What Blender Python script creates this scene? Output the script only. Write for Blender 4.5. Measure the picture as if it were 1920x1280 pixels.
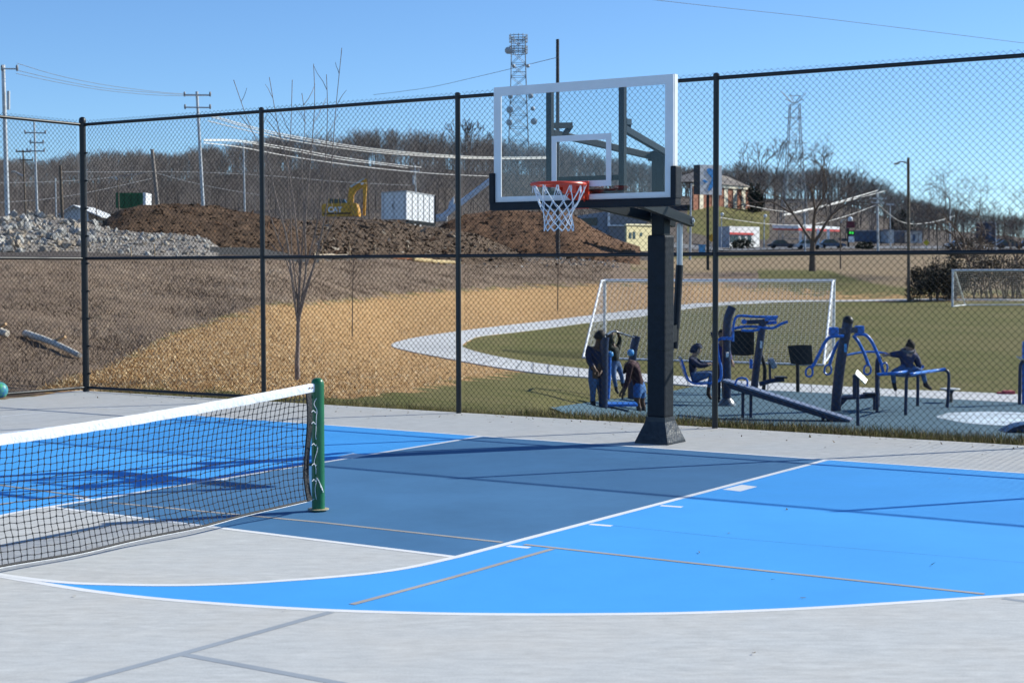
import bpy, bmesh, math, random
import numpy as np
from mathutils import Vector, Matrix, noise
R_ = math.radians
for o in list(bpy.data.objects): bpy.data.objects.remove(o)
S = bpy.context.scene
C = S.collection
random.seed(7); np.random.seed(7)

# ------------------------------------------------------------------ camera, sky, sun, exposure
FPX, CAMZ, PIT, ROL = 2982.75, 1.6846, -0.04542, -0.00161
FW = Vector((0, math.cos(PIT), math.sin(PIT))); RT0 = Vector((1, 0, 0)); UP0 = RT0.cross(FW)
RT = RT0*math.cos(ROL) + UP0*math.sin(ROL); UP = -RT0*math.sin(ROL) + UP0*math.cos(ROL)
cam = bpy.data.cameras.new('camera'); camo = bpy.data.objects.new('camera', cam); C.objects.link(camo)
cam.sensor_width = 36; cam.lens = FPX/1920*36; cam.clip_start = .1; cam.clip_end = 6000
m = Matrix((RT, UP, -FW)).transposed().to_4x4(); m.translation = (0, 0, CAMZ); camo.matrix_world = m
S.camera = camo
SUN = Vector((.929*.845, .370*.845, .535)).normalized()      # towards the sun
W = bpy.data.worlds.new('World'); S.world = W; W.use_nodes = True
sk = W.node_tree.nodes.new('ShaderNodeTexSky'); sk.sky_type = 'NISHITA'; sk.sun_disc = False
sk.sun_elevation = math.asin(SUN.z); sk.sun_rotation = math.atan2(SUN.x, SUN.y)
sk.altitude = 1200; sk.air_density = 1.0; sk.dust_density = 0; sk.ozone_density = 4.5
tint = W.node_tree.nodes.new('ShaderNodeMix'); tint.data_type = 'RGBA'; tint.blend_type = 'MULTIPLY'; tint.inputs[0].default_value = 1
tint.inputs[7].default_value = (.785, .958, 1.125, 1)
W.node_tree.links.new(sk.outputs[0], tint.inputs[6]); W.node_tree.links.new(tint.outputs[2], W.node_tree.nodes['Background'].inputs[0])
W.node_tree.nodes['Background'].inputs[1].default_value = .096
sl = bpy.data.lights.new('sun', 'SUN'); sl.energy = 4.4; sl.angle = R_(.53); sl.color = (1, .99, .89)
slo = bpy.data.objects.new('sun', sl); C.objects.link(slo)
slo.rotation_euler = (-SUN).to_track_quat('-Z', 'Y').to_euler()
S.view_settings.view_transform = 'Standard'; S.view_settings.look = 'None'
S.view_settings.exposure = .52; S.view_settings.gamma = 1
cam.dof.use_dof = True; cam.dof.focus_distance = 15.5; cam.dof.aperture_fstop = 5.6
S.cycles.max_bounces = 6; S.cycles.transparent_max_bounces = 24; S.cycles.use_denoising = True
S.cycles.caustics_reflective = False; S.cycles.caustics_refractive = False

# ------------------------------------------------------------------ helpers
def at(px, py, Y):                     # the point of the place at depth Y that the photograph shows at px, py
    d = FW + RT*((px-960)/FPX) - UP*((py-640)/FPX)
    return Vector((0, 0, CAMZ)) + d*(Y/d.y)
def gz(px, py, z=0.0):                 # the point at height z
    d = FW + RT*((px-960)/FPX) - UP*((py-640)/FPX)
    return Vector((0, 0, CAMZ)) + d*((z-CAMZ)/d.z)
CX, CY, YAW = 7.13265, -13.33662, -.57761
CR = Vector((math.cos(YAW), -math.sin(YAW))); CF = Vector((math.sin(YAW), math.cos(YAW)))
def cw(x, y, z=0.0):                   # court coordinates (x along the baseline, y away from the court) to the world
    d = Vector((x-CX, y-CY)); return Vector((d.dot(CR), d.dot(CF), z))
XA = Vector((CR.x, CF.x, 0)); YA = Vector((CR.y, CF.y, 0)); ZA = Vector((0, 0, 1))
def pxy(p):                            # pixel of a world point
    d = p - Vector((0, 0, CAMZ)); w = d.dot(FW)
    return 960+FPX*d.dot(RT)/w, 640-FPX*d.dot(UP)/w

MAT = {}
def mat(name, col, rough=.6, metal=0, var=0, scale=8, bump=0, bscale=60, spec=.4, col2=None, coat=0, detail=4, stretch=None):
    if name in MAT: return MAT[name]
    mt = bpy.data.materials.new(name); mt.use_nodes = True; nt = mt.node_tree; b = nt.nodes['Principled BSDF']
    b.inputs['Roughness'].default_value = rough; b.inputs['Metallic'].default_value = metal
    b.inputs['Specular IOR Level'].default_value = spec
    if coat: b.inputs['Coat Weight'].default_value = coat
    b.inputs['Base Color'].default_value = (*col, 1)
    tc = nt.nodes.new('ShaderNodeTexCoord'); src = tc.outputs['Object']
    if stretch:
        mp = nt.nodes.new('ShaderNodeMapping'); nt.links.new(src, mp.inputs[0]); mp.inputs['Scale'].default_value = stretch; src = mp.outputs[0]
    if var or col2:
        n = nt.nodes.new('ShaderNodeTexNoise'); n.inputs['Scale'].default_value = scale; n.inputs['Detail'].default_value = detail
        n.inputs['Roughness'].default_value = .62
        nt.links.new(src, n.inputs['Vector'])
        r = nt.nodes.new('ShaderNodeValToRGB'); nt.links.new(n.outputs['Fac'], r.inputs[0])
        c2 = col2 or tuple(min(1, c*(1+var)) for c in col); c1 = col if col2 else tuple(c*(1-var) for c in col)
        r.color_ramp.elements[0].position = .3; r.color_ramp.elements[1].position = .7
        r.color_ramp.elements[0].color = (*c1, 1); r.color_ramp.elements[1].color = (*c2, 1)
        nt.links.new(r.outputs[0], b.inputs['Base Color'])
    if bump:
        n2 = nt.nodes.new('ShaderNodeTexNoise'); n2.inputs['Scale'].default_value = bscale; n2.inputs['Detail'].default_value = 5
        nt.links.new(src, n2.inputs['Vector'])
        bp = nt.nodes.new('ShaderNodeBump'); bp.inputs['Strength'].default_value = min(1, bump); bp.inputs['Distance'].default_value = .02
        nt.links.new(n2.outputs['Fac'], bp.inputs['Height']); nt.links.new(bp.outputs[0], b.inputs['Normal'])
    MAT[name] = mt; return mt

def tag(o, label=None, cat=None, group=None, kind=None):
    if label: o['label'] = label
    if cat: o['category'] = cat
    if group: o['group'] = group
    if kind: o['kind'] = kind
    return o
def thing(name, label, cat, loc, group=None):
    o = bpy.data.objects.new(name, None); C.objects.link(o); o.location = Vector(loc); o.empty_display_size = .3
    return tag(o, label, cat, group)
def wloc(o):
    v = Vector(o.location)
    while o.parent: o = o.parent; v += Vector(o.location)
    return v

class MB:
    def __init__(s): s.v = []; s.f = []; s.mi = []; s.cur = 0
    def add(s, vs, fs):
        k = len(s.v); s.v += [tuple(v) for v in vs]; s.f += [tuple(i+k for i in f) for f in fs]; s.mi += [s.cur]*len(fs); return s
    def box(s, c, sz, ax=None, bev=0):
        c = Vector(c); X, Y, Z = ax or (Vector((1,0,0)), Vector((0,1,0)), Vector((0,0,1)))
        a, b, h = sz[0]/2, sz[1]/2, sz[2]/2
        if not bev:
            vs = [c+X*(i*a)+Y*(j*b)+Z*(k*h) for k in (-1,1) for j in (-1,1) for i in (-1,1)]
            return s.add(vs, [(0,2,3,1),(4,5,7,6),(0,1,5,4),(2,6,7,3),(0,4,6,2),(1,3,7,5)])
        bm = bmesh.new(); bmesh.ops.create_cube(bm, size=1)
        for v in bm.verts: v.co = Vector((v.co.x*sz[0], v.co.y*sz[1], v.co.z*sz[2]))
        bmesh.ops.bevel(bm, geom=bm.edges[:], offset=bev, segments=2, affect='EDGES', profile=.6)
        vs = [c+X*v.co.x+Y*v.co.y+Z*v.co.z for v in bm.verts]; bm.verts.index_update()
        fs = [tuple(v.index for v in f.verts) for f in bm.faces]; bm.free(); return s.add(vs, fs)
    def bar(s, p, q, w, h=None, up=(0,0,1), bev=0):         # a rectangular bar from p to q
        p, q = Vector(p), Vector(q); Y = (q-p); L = Y.length; Y.normalize(); u = Vector(up)
        if abs(Y.dot(u)) > .98: u = Vector((1,0,0))
        X = Y.cross(u).normalized(); Z = X.cross(Y)
        return s.box((p+q)/2, (w, L, h or w), (X, Y, Z), bev)
    def tube(s, pts, r, n=8, cap=True, r2=None):
        pts = [Vector(p) for p in pts]; k0 = len(s.v); m_ = len(pts)
        rs = r if isinstance(r, (list, tuple)) else ([r+( (r2-r)*i/(m_-1) ) for i in range(m_)] if r2 is not None else [r]*m_)
        t0 = (pts[1]-pts[0]).normalized(); u = Vector((0,0,1)) if abs(t0.z) < .9 else Vector((1,0,0))
        X = t0.cross(u).normalized()
        for i, p in enumerate(pts):
            t = (pts[min(i+1, m_-1)]-pts[max(i-1, 0)])
            if t.length < 1e-9: t = t0.copy()
            t.normalize(); X = (X - t*X.dot(t))
            if X.length < 1e-6: X = t.cross(Vector((.3,.5,.8)))
            X.normalize(); Yv = t.cross(X)
            for j in range(n):
                a = 2*math.pi*j/n; s.v.append(tuple(p+(X*math.cos(a)+Yv*math.sin(a))*rs[i]))
        for i in range(m_-1):
            for j in range(n):
                a = k0+i*n+j; b = k0+i*n+(j+1) % n
                s.f.append((a, b, b+n, a+n)); s.mi.append(s.cur)
        if cap and n > 2:
            s.f.append(tuple(k0+j for j in range(n-1, -1, -1))); s.mi.append(s.cur)
            s.f.append(tuple(k0+(m_-1)*n+j for j in range(n))); s.mi.append(s.cur)
        return s
    def lathe(s, c, prof, n=16, ax=None):                   # prof: (radius, height)
        c = Vector(c); X, Y, Z = ax or (Vector((1,0,0)), Vector((0,1,0)), Vector((0,0,1))); k0 = len(s.v)
        for r, h in prof:
            for j in range(n):
                a = 2*math.pi*j/n; s.v.append(tuple(c+(X*math.cos(a)+Y*math.sin(a))*r+Z*h))
        for i in range(len(prof)-1):
            for j in range(n):
                a = k0+i*n+j; b = k0+i*n+(j+1) % n
                s.f.append((a, b, b+n, a+n)); s.mi.append(s.cur)
        s.f.append(tuple(k0+j for j in range(n-1, -1, -1))); s.mi.append(s.cur)
        s.f.append(tuple(k0+(len(prof)-1)*n+j for j in range(n))); s.mi.append(s.cur)
        return s
    def ball(s, c, r, n=12, m_=8, ax=None, sq=(1,1,1)):
        c = Vector(c); pr = [(max(1e-4, math.sin(math.pi*i/m_))*r, -math.cos(math.pi*i/m_)*r*sq[2]) for i in range(m_+1)]
        return s.lathe(c, pr, n, ax)
    def prism(s, poly, ext):                                # polygon pushed along ext
        k = len(poly); e = Vector(ext); a = [Vector(p) for p in poly]
        return s.add(a+[p+e for p in a], [tuple(range(k-1, -1, -1)), tuple(range(k, 2*k))]+[(i, (i+1) % k, (i+1) % k+k, i+k) for i in range(k)])
    def build(s, name, ma, parent=None, smooth=False, kind=None, world=False):
        me = bpy.data.meshes.new(name); off = wloc(parent) if parent else Vector((0,0,0))
        me.from_pydata([tuple(Vector(v)-off) for v in s.v] if parent else s.v, [], s.f)
        ms = ma if isinstance(ma, (list, tuple)) else [ma]
        for x in ms: me.materials.append(x)
        if len(ms) > 1: me.polygons.foreach_set('material_index', s.mi)
        if smooth:
            me.polygons.foreach_set('use_smooth', [True]*len(me.polygons))
        me.update()
        o = bpy.data.objects.new(name, me); C.objects.link(o)
        if parent: o.parent = parent
        if smooth:
            try: me.set_sharp_from_angle(angle=R_(42))
            except Exception: pass
        if kind: o['kind'] = kind
        return o
def arc_pts(pts, n=8):                                      # Catmull-Rom through the points
    P = [Vector(p) for p in pts]; out = []
    for i in range(len(P)-1):
        a, b, c, d = P[max(i-1, 0)], P[i], P[i+1], P[min(i+2, len(P)-1)]
        for k in range(n):
            t = k/n; out.append(.5*((2*b)+(c-a)*t+(2*a-5*b+4*c-d)*t*t+(3*b-a-3*c+d)*t**3))
    out.append(P[-1]); return out

# colours of things
BLACKV = mat('black_vinyl', (.010,.012,.015), .42, var=.25, scale=30, spec=.45)
STEELDK = mat('dark_painted_steel', (.009,.013,.016), .5, var=.2, scale=20, spec=.2)
PAD = mat('dark_vinyl_padding', (.0075,.011,.017), .55, var=.25, scale=14, bump=.2, bscale=25, spec=.25)
WHITEP = mat('white_paint', (.78,.79,.80), .45, var=.05, scale=6)
WCLOTH = mat('white_canvas', (.76,.77,.78), .8, var=.08, scale=25, bump=.4, bscale=40)
WIREM = mat('black_coated_wire', (.006,.007,.009), .75, spec=.12)
GREENP = mat('green_powder_coat', (.007,.125,.05), .32, var=.15, scale=12, spec=.5)
ORANGE = mat('orange_rim_paint', (.72,.055,.018), .4, var=.12, scale=20, spec=.5)
GALV = mat('galvanised_steel', (.42,.43,.44), .38, .75, var=.15, scale=30)
GALVP = mat('weathered_galvanised_pole', (.46,.48,.50), .5, .35, var=.18, scale=4)
NAVY = mat('navy_powder_coat', (.009,.024,.070), .34, var=.2, scale=15, spec=.5)
BLUE = mat('bright_blue_powder_coat', (.028,.165,.58), .32, var=.15, scale=15, spec=.5)
LBLUE = mat('light_blue_cap', (.10,.36,.72), .35, var=.1, scale=15)
BLKPL = mat('black_plastic_panel', (.010,.012,.016), .5, var=.3, scale=20)
WOODP = mat('weathered_pole_timber', (.15,.115,.085), .8, var=.35, scale=3, bump=.4, bscale=20, stretch=(6,6,.5))
BARK = mat('grey_brown_bark', (.13,.095,.075), .85, var=.3, scale=9, bump=.4, bscale=30)
BARKP = mat('pale_young_bark', (.27,.215,.185), .8, var=.3, scale=9)
# ------------------------------------------------------------------ the lie of the land
def rz(px, row, Y): return at(px, row, Y).z
PROF = {}
def prof(px, pts):
    PROF[px] = [(Y, (rz(px, v, Y) if k == 'r' else v)) for Y, k, v in pts]
prof(-500, [(16,'z',-.07),(17.2,'z',-.04),(20,'z',.25),(26,'z',.9),(36,'z',1.6),(46,'z',2.1),(70,'z',2.4),(120,'z',3),(200,'z',5),(300,'z',12),(450,'r',352),(560,'z',20),(3000,'z',10)])
prof(0, [(16,'z',-.07),(20.45,'z',-.04),(21.2,'z',.03),(24,'r',690),(29,'r',622),(36,'r',560),(45,'r',492),(50,'r',481),(60,'r',474),(75,'r',467),(120,'r',455),(200,'r',445),(300,'r',420),(450,'r',352),(560,'z',22),(3000,'z',10)])
prof(165, [(16,'z',-.07),(22.0,'z',-.04),(24,'r',705),(29,'r',648),(37,'r',573),(48,'r',500),(56,'r',483),(64,'r',476),(78,'r',468),(120,'r',456),(200,'r',446),(300,'r',418),(450,'r',342),(560,'z',24),(3000,'z',10)])
prof(330, [(16,'z',-.07),(21.3,'z',-.04),(24,'r',705),(29,'r',655),(35,'r',618),(46,'r',545),(58,'r',492),(64,'r',481),(72,'r',474),(84,'r',468),(120,'r',458),(200,'r',448),(300,'r',414),(450,'r',338),(560,'z',25),(3000,'z',10)])
prof(500, [(16,'z',-.07),(20.4,'z',-.05),(24,'r',708),(30,'r',655),(36,'r',618),(44,'r',572),(56,'r',530),(70,'r',492),(76,'r',482),(84,'r',476),(96,'r',471),(130,'r',463),(200,'r',452),(300,'r',404),(450,'r',320),(560,'z',26),(3000,'z',10)])
prof(740, [(16,'z',-.07),(19.2,'z',-.05),(22,'z',-.02),(30,'r',699),(40,'r',672),(50,'r',652),(60,'r',625),(72,'r',590),(88,'r',548),(112,'r',492),(120,'r',482),(132,'r',476),(150,'r',472),(200,'r',458),(300,'r',395),(450,'r',308),(560,'z',26),(3000,'z',10)])
prof(1000, [(15,'z',-.07),(18.1,'z',-.05),(21,'z',-.15),(26,'r',752),(34,'r',718),(45,'r',690),(62,'r',645),(80,'r',612),(100,'r',588),(112,'r',560),(125,'r',530),(140,'r',491),(147,'r',482),(160,'r',477),(200,'r',465),(260,'r',440),(330,'r',400),(450,'r',328),(560,'z',26),(3000,'z',10)])
prof(1180, [(14,'z',-.07),(17.3,'z',-.05),(18.2,'z',-.06),(23,'z',-.95),(27,'z',-1.12),(40,'z',-1.2),(62,'z',-1.2),(90,'z',-1.15),(115,'r',575),(128,'r',540),(150,'r',495),(165,'r',484),(200,'r',474),(250,'r',462),(300,'r',445),(380,'r',395),(450,'r',360),(560,'z',22),(3000,'z',10)])
prof(1345, [(14,'z',-.07),(16.85,'z',-.05),(17.9,'z',-.07),(22.5,'z',-1.2),(26,'z',-1.3),(40,'z',-1.3),(60,'z',-1.22),(95,'z',-1.1),(118,'r',569),(132,'r',548),(142,'r',532),(165,'r',507),(200,'r',490),(240,'r',476),(330,'r',462),(352,'r',420),(376,'r',387),(450,'r',372),(560,'z',18),(3000,'z',10)])
prof(1550, [(13,'z',-.07),(16.1,'z',-.05),(17.2,'z',-.07),(21.5,'z',-1.2),(25,'z',-1.3),(40,'z',-1.3),(60,'z',-1.2),(95,'z',-1.02),(125,'r',562),(138,'r',546),(150,'r',510),(180,'r',502),(215,'r',486),(260,'r',466),(330,'r',460),(380,'r',430),(450,'r',372),(560,'z',18),(3000,'z',10)])
prof(1720, [(13,'z',-.07),(15.5,'z',-.05),(16.6,'z',-.07),(21,'z',-1.2),(25,'z',-1.3),(40,'z',-1.3),(60,'z',-1.2),(95,'z',-.95),(120,'r',562),(134,'r',548),(150,'r',518),(190,'r',490),(260,'r',467),(330,'r',459),(400,'r',445),(450,'r',425),(560,'z',12),(3000,'z',10)])
prof(1920, [(12,'z',-.07),(14.9,'z',-.05),(16,'z',-.07),(20.5,'z',-1.2),(25,'z',-1.3),(40,'z',-1.3),(60,'z',-1.2),(95,'z',-.95),(118,'r',563),(134,'r',548),(150,'r',518),(190,'r',490),(260,'r',468),(330,'r',459),(400,'r',452),(450,'r',446),(560,'z',11),(3000,'z',10)])
prof(2500, [(11,'z',-.07),(13,'z',-.05),(14.5,'z',-.07),(19,'z',-1.2),(25,'z',-1.3),(40,'z',-1.3),(60,'z',-1.2),(95,'z',-.95),(120,'z',-.6),(150,'z',.9),(190,'z',2.4),(260,'z',5),(330,'z',7),(450,'z',8),(560,'z',10),(3000,'z',10)])
PK = sorted(PROF)
GYS = np.geomspace(8, 3200, 900); GLX = math.log(3200/8)/899
GPX = np.arange(-520, 2541, 10.0); _cols = np.array([np.interp(GYS, [q[0] for q in PROF[k]], [q[1] for q in PROF[k]]) for k in PK])
GT = np.array([[np.interp(x, PK, _cols[:, j]) for x in GPX] for j in range(900)])
_k = np.hanning(17)[1:-1]; _k /= _k.sum(); _b = np.array([np.convolve(np.pad(r, 7, mode='edge'), _k, mode='valid') for r in GT]); _w = np.clip((GYS-24)/8, 0, 1)[:, None]*np.clip((330-GYS)/40, 0, 1)[:, None]
GT = (GT*(1-_w)+_b*_w).tolist()
def tz_px(px, Y):
    u = min(max((px+520)/10, 0), len(GPX)-1.001); i = int(u); u -= i
    v = min(max(math.log(max(Y, 8.0)/8)/GLX, 0), 898.999); j = int(v); v -= j
    A, B = GT[j], GT[j+1]
    return (A[i]*(1-u)+A[i+1]*u)*(1-v)+(B[i]*(1-u)+B[i+1]*u)*v
def tz(X, Y): return tz_px(960+FPX*X/max(Y, 1), Y)
def hit(px, py, y0=19.0, y1=600):                           # where the ground lies that the photograph shows at px, py
    d = FW + RT*((px-960)/FPX) - UP*((py-640)/FPX); sx, sz = d.x/d.y, d.z/d.y
    f = lambda Y: CAMZ+sz*Y-tz_px(px, Y)
    Y = y0
    while Y < y1:
        if f(Y) <= 0:
            lo, hi = max(y0, Y/1.02-.1), Y
            for _ in range(14):
                md = (lo+hi)/2
                if f(md) <= 0: hi = md
                else: lo = md
            return Vector((sx*hi, hi, tz_px(px, hi)))
        Y = Y*1.02+.1
    return Vector((sx*y1, y1, tz_px(px, y1)))
def on(px, Y):                                              # ground point at depth Y in column px
    X = (px-960)/FPX*Y; return Vector((X, Y, tz_px(px, Y)))

import bisect
def ip(tab, x):
    if x <= tab[0][0]: return tab[0][1]
    if x >= tab[-1][0]: return tab[-1][1]
    i = bisect.bisect_right(tab, (x, 1e9)); (a, b), (c, d) = tab[i-1], tab[i]
    return b+(d-b)*(x-a)/(c-a) if c > a else d
MULCH_TOP = [(-300,800),(60,742),(110,716),(200,690),(330,622),(420,594),(500,572),(650,561),(800,546),(1000,536),(1200,528),(1345,531),(1500,549),(1600,553),(1780,556),(1920,557),(2600,557)]
MULCH_BOT = [(-300,800),(60,765),(300,728),(600,746),(680,744),(760,733),(850,718),(950,701),(1000,690),(1060,660),(1100,600),(1200,585),(1345,572),(1500,566),(1920,566),(2600,566)]
CREST = [(-500,486),(0,486),(165,488),(500,487),(740,487),(1000,487),(1180,489),(1260,486),(1300,455),(1400,300),(3000,300)]
LOOP_FAR = [(866,650),(884,636),(902,630.5),(950,625),(1000,619),(1130,602),(1280,580.5),(1345,573.5),(1480,566),(2600,564)]
LOOP_NEAR = [(866,650),(895,661),(940,671),(1000,681),(1085,691),(1290,708),(1680,731),(1920,741),(2600,780)]
BROWN_TOP = [(1180,486),(1345,484),(1550,476),(1920,472),(2600,472)]
BROWN_BOT = [(1180,500),(1300,511),(1430,505),(1550,506),(1640,532),(1750,545),(1920,545),(2600,545)]
xs = list(np.arange(-2600, -120, 160))+list(np.arange(-120, 2040, 9))+list(np.arange(2040, 4600, 160))
ys = [9.0]
while ys[-1] < 3000: ys.append(ys[-1]*(1.0105 if ys[-1] < 180 else 1.02)+.02)
nx, ny = len(xs), len(ys)
def col_(tab): return [ip(tab, x) for x in xs]
cMT, cMB, cLF, cLN, cCR, cBT, cBB = [col_(t) for t in (MULCH_TOP, MULCH_BOT, LOOP_FAR, LOOP_NEAR, CREST, BROWN_TOP, BROWN_BOT)]
V = []; zone = {k: [] for k in ('mulch', 'weed', 'dirt', 'brown')}
for Y in ys:
    for ci, px in enumerate(xs):
        z = tz_px(px, Y); X = (px-960)/FPX*Y
        row = 640-FPX*((z-CAMZ)*UP.z+Y*UP.y+X*UP.x)/((z-CAMZ)*FW.z+Y*FW.y)
        mt_, mb_ = cMT[ci], cMB[ci]
        zm = min(row-mt_, mb_-row)/14
        if Y < 20 and px > 900: zm = -3
        if px > 866 and cLF[ci] < row < cLN[ci]: zm = -3
        cr = cCR[ci]
        zw = min((mt_-row)/10, 3) if px < 1420 else -3
        if px > 1180: zw = min(zw, (row-505)/12)
        zd = (cr-row)/3 if px < 1390 and Y < 290 else -3
        if Y > 235: zd = max(zd, 2.5 if px < 1600 else .8)
        if 1290 < px < 1440 and 340 < Y < 400: zd = -3
        zb = min(row-cBT[ci], cBB[ci]-row)/6 if px > 1180 else -3
        h = 0
        if zw > 0 and Y < 140: h = .07*noise.noise((X*.7, Y*.5, 3))+.05*noise.noise((X*2.3, Y*1.4, 9))
        if zd > 0: h = .25*noise.noise((X*.25, Y*.2, 5))
        V.append((X, Y, z+h))
        for k, v in (('mulch', zm), ('weed', zw), ('dirt', zd), ('brown', zb)): zone[k].append(max(-3, min(3, v)))
Fc = [(j*nx+i, j*nx+i+1, (j+1)*nx+i+1, (j+1)*nx+i) for j in range(ny-1) for i in range(nx-1)]
me = bpy.data.meshes.new('ground'); me.from_pydata(V, [], Fc)
for k, v in zone.items():
    a = me.attributes.new(k, 'FLOAT', 'POINT'); a.data.foreach_set('value', v)
me.polygons.foreach_set('use_smooth', [True]*len(me.polygons))
GM = bpy.data.materials.new('open_ground'); GM.use_nodes = True; nt = GM.node_tree; B_ = nt.nodes['Principled BSDF']
B_.inputs['Roughness'].default_value = .95; B_.inputs['Specular IOR Level'].default_value = .1
tc = nt.nodes.new('ShaderNodeTexCoord')
def nz(scale, det=5, rough=.65, st=None):
    n = nt.nodes.new('ShaderNodeTexNoise'); n.inputs['Scale'].default_value = scale; n.inputs['Detail'].default_value = det; n.inputs['Roughness'].default_value = rough
    if st:
        mp = nt.nodes.new('ShaderNodeMapping'); mp.inputs['Scale'].default_value = st; nt.links.new(tc.outputs['Object'], mp.inputs[0]); nt.links.new(mp.outputs[0], n.inputs['Vector'])
    else: nt.links.new(tc.outputs['Object'], n.inputs['Vector'])
    return n.outputs['Fac']
def ramp(fac, stops):
    r = nt.nodes.new('ShaderNodeValToRGB'); nt.links.new(fac, r.inputs[0]); e = r.color_ramp.elements
    while len(e) < len(stops): e.new(.5)
    for q, (p, c) in zip(e, stops): q.position = p; q.color = (*c, 1)
    return r.outputs[0]
def mixc(f, a, b):
    n = nt.nodes.new('ShaderNodeMix'); n.data_type = 'RGBA'; nt.links.new(f, n.inputs[0]); nt.links.new(a, n.inputs[6]); nt.links.new(b, n.inputs[7]); return n.outputs[2]
def math_(op, a, b):
    n = nt.nodes.new('ShaderNodeMath'); n.operation = op; n.use_clamp = op == 'ADD' and b == 'clamp'
    for i, x in enumerate((a, b)):
        if isinstance(x, (int, float)): n.inputs[i].default_value = x
        else: nt.links.new(x, n.inputs[i])
    return n.outputs[0]
def zonef(name, nscale, amt, soft=.5):
    a = nt.nodes.new('ShaderNodeAttribute'); a.attribute_name = name
    s_ = math_('ADD', a.outputs['Fac'], math_('MULTIPLY', math_('SUBTRACT', nz(nscale, 6, .7), .5), amt))
    n = nt.nodes.new('ShaderNodeMapRange'); n.interpolation_type = 'SMOOTHSTEP'; nt.links.new(s_, n.inputs[0])
    n.inputs[1].default_value = -soft; n.inputs[2].default_value = soft; return n.outputs[0]
fine = nz(26, 6, .75); mid = nz(3.2, 5, .65); big = nz(.55, 4, .6)
# turf, half dormant: olive, patchy
grass = ramp(mid, [(.28, (.080,.094,.026)), (.48, (.138,.136,.048)), (.72, (.205,.176,.076))])
grass = mixc(math_('MULTIPLY', ramp(nz(.17, 7, .7, (1, .45, 1)), [(.42, (0,0,0)), (.66, (1,1,1))]), .6), grass, ramp(mid, [(.3, (.17,.135,.06)), (.7, (.27,.215,.11))]))
grass = mixc(math_('MULTIPLY', fine, .6), grass, ramp(big, [(.35, (.120,.130,.036)), (.65, (.240,.195,.092))]))
mul = ramp(fine, [(.25, (.20,.105,.048)), (.42, (.44,.26,.12)), (.58, (.58,.375,.175)), (.8, (.73,.54,.31))])
mul = mixc(math_('MULTIPLY', ramp(nz(1.6, 6, .7), [(.42, (0,0,0)), (.62, (1,1,1))]), .55), mul, ramp(mid, [(.3, (.22,.12,.06)), (.7, (.44,.25,.11))]))
weed = ramp(nz(7, 7, .75), [(.25, (.085,.058,.041)), (.5, (.188,.134,.096)), (.75, (.315,.235,.172))])
weed = mixc(math_('MULTIPLY', ramp(nz(.9, 6, .7), [(.38, (0,0,0)), (.62, (1,1,1))]), .75), weed, ramp(mid, [(.3, (.225,.155,.105)), (.7, (.385,.285,.20))]))
weed = mixc(math_('MULTIPLY', ramp(nz(1.7, 7, .75, (1, 1, 3)), [(.57, (0,0,0)), (.68, (1,1,1))]), .65), weed, ramp(fine, [(.3, (.055,.045,.032)), (.7, (.13,.11,.06))]))
dirt = ramp(nz(4, 7, .75), [(.25, (.060,.050,.044)), (.5, (.120,.100,.086)), (.75, (.19,.160,.138))])
brown = ramp(mid, [(.3, (.22,.160,.095)), (.7, (.36,.265,.165))])
col = mixc(zonef('mulch', .8, 6.5, .3), grass, mul)
col = mixc(zonef('weed', .9, 6.0, .3), col, weed)
col = mixc(zonef('brown', .5, 2, .5), col, brown)
col = mixc(zonef('dirt', 1.0, 2.0, .4), col, dirt)
nt.links.new(col, B_.inputs['Base Color'])
bp = nt.nodes.new('ShaderNodeBump'); bp.inputs['Strength'].default_value = .8; bp.inputs['Distance'].default_value = .06
nt.links.new(fine, bp.inputs['Height']); nt.links.new(bp.outputs[0], B_.inputs['Normal'])
me.materials.append(GM)
go = bpy.data.objects.new('ground', me); C.objects.link(go); tag(go, kind='structure')

# ------------------------------------------------------------------ footpath and rubber surface, laid on the land
def sheet(name, edgeA, edgeB, ma, lift=.03, n=10, across=4, hpx=True, thick=.05):
    A = arc_pts([hit(*p) for p in edgeA], n); B = arc_pts([hit(*p) for p in edgeB], n)
    vs = []; fs = []
    for a, b in zip(A, B):
        for k in range(across+1):
            p = a.lerp(b, k/across); vs.append(Vector((p.x, p.y, tz(p.x, p.y)+lift)))
    w = across+1
    for i in range(len(A)-1):
        for k in range(across): fs.append((i*w+k, i*w+k+1, (i+1)*w+k+1, (i+1)*w+k))
    mb = MB(); mb.add(vs, fs)
    rim = [i*w for i in range(len(A))]+[(len(A)-1)*w+k for k in range(1, w)]+[i*w+across for i in range(len(A)-2, -1, -1)]+[k for k in range(across-1, 0, -1)]
    top = [vs[i] for i in rim]; k = len(top)
    mb.add(top+[p-Vector((0,0,thick+lift)) for p in top], [(i, (i+1) % k, (i+1) % k+k, i+k) for i in range(k)])
    return tag(mb.build(name, ma, smooth=True), kind='structure')
PATHM = mat('pale_path_concrete', (.50,.50,.50), .85, var=.08, scale=.8, bump=.2, bscale=30)
outer = [(1990,762.5),(1920,758.5),(1800,752.5),(1680,747),(1440,735.5),(1290,724),(1180,715),(1085,707.5),(1000,700),(900,685),(820,670),(760,658),(736,651),(742,643),(790,632),(860,622),(930,613),(1000,605),(1060,597.5),(1130,589),(1209,580),(1280,572),(1345,567.5),(1480,563.2),(1700,561),(1990,561)]
inner = [(1990,745.5),(1920,741.5),(1800,736),(1680,731.5),(1440,718),(1290,708),(1180,700),(1085,691.5),(1000,681),(940,671),(895,661),(873,654),(867,650),(870,644),(884,636),(902,630.5),(950,625),(1000,619),(1060,611),(1130,602),(1209,592.5),(1280,580.5),(1345,573.5),(1480,566.6),(1700,564),(1990,564)]
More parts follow.
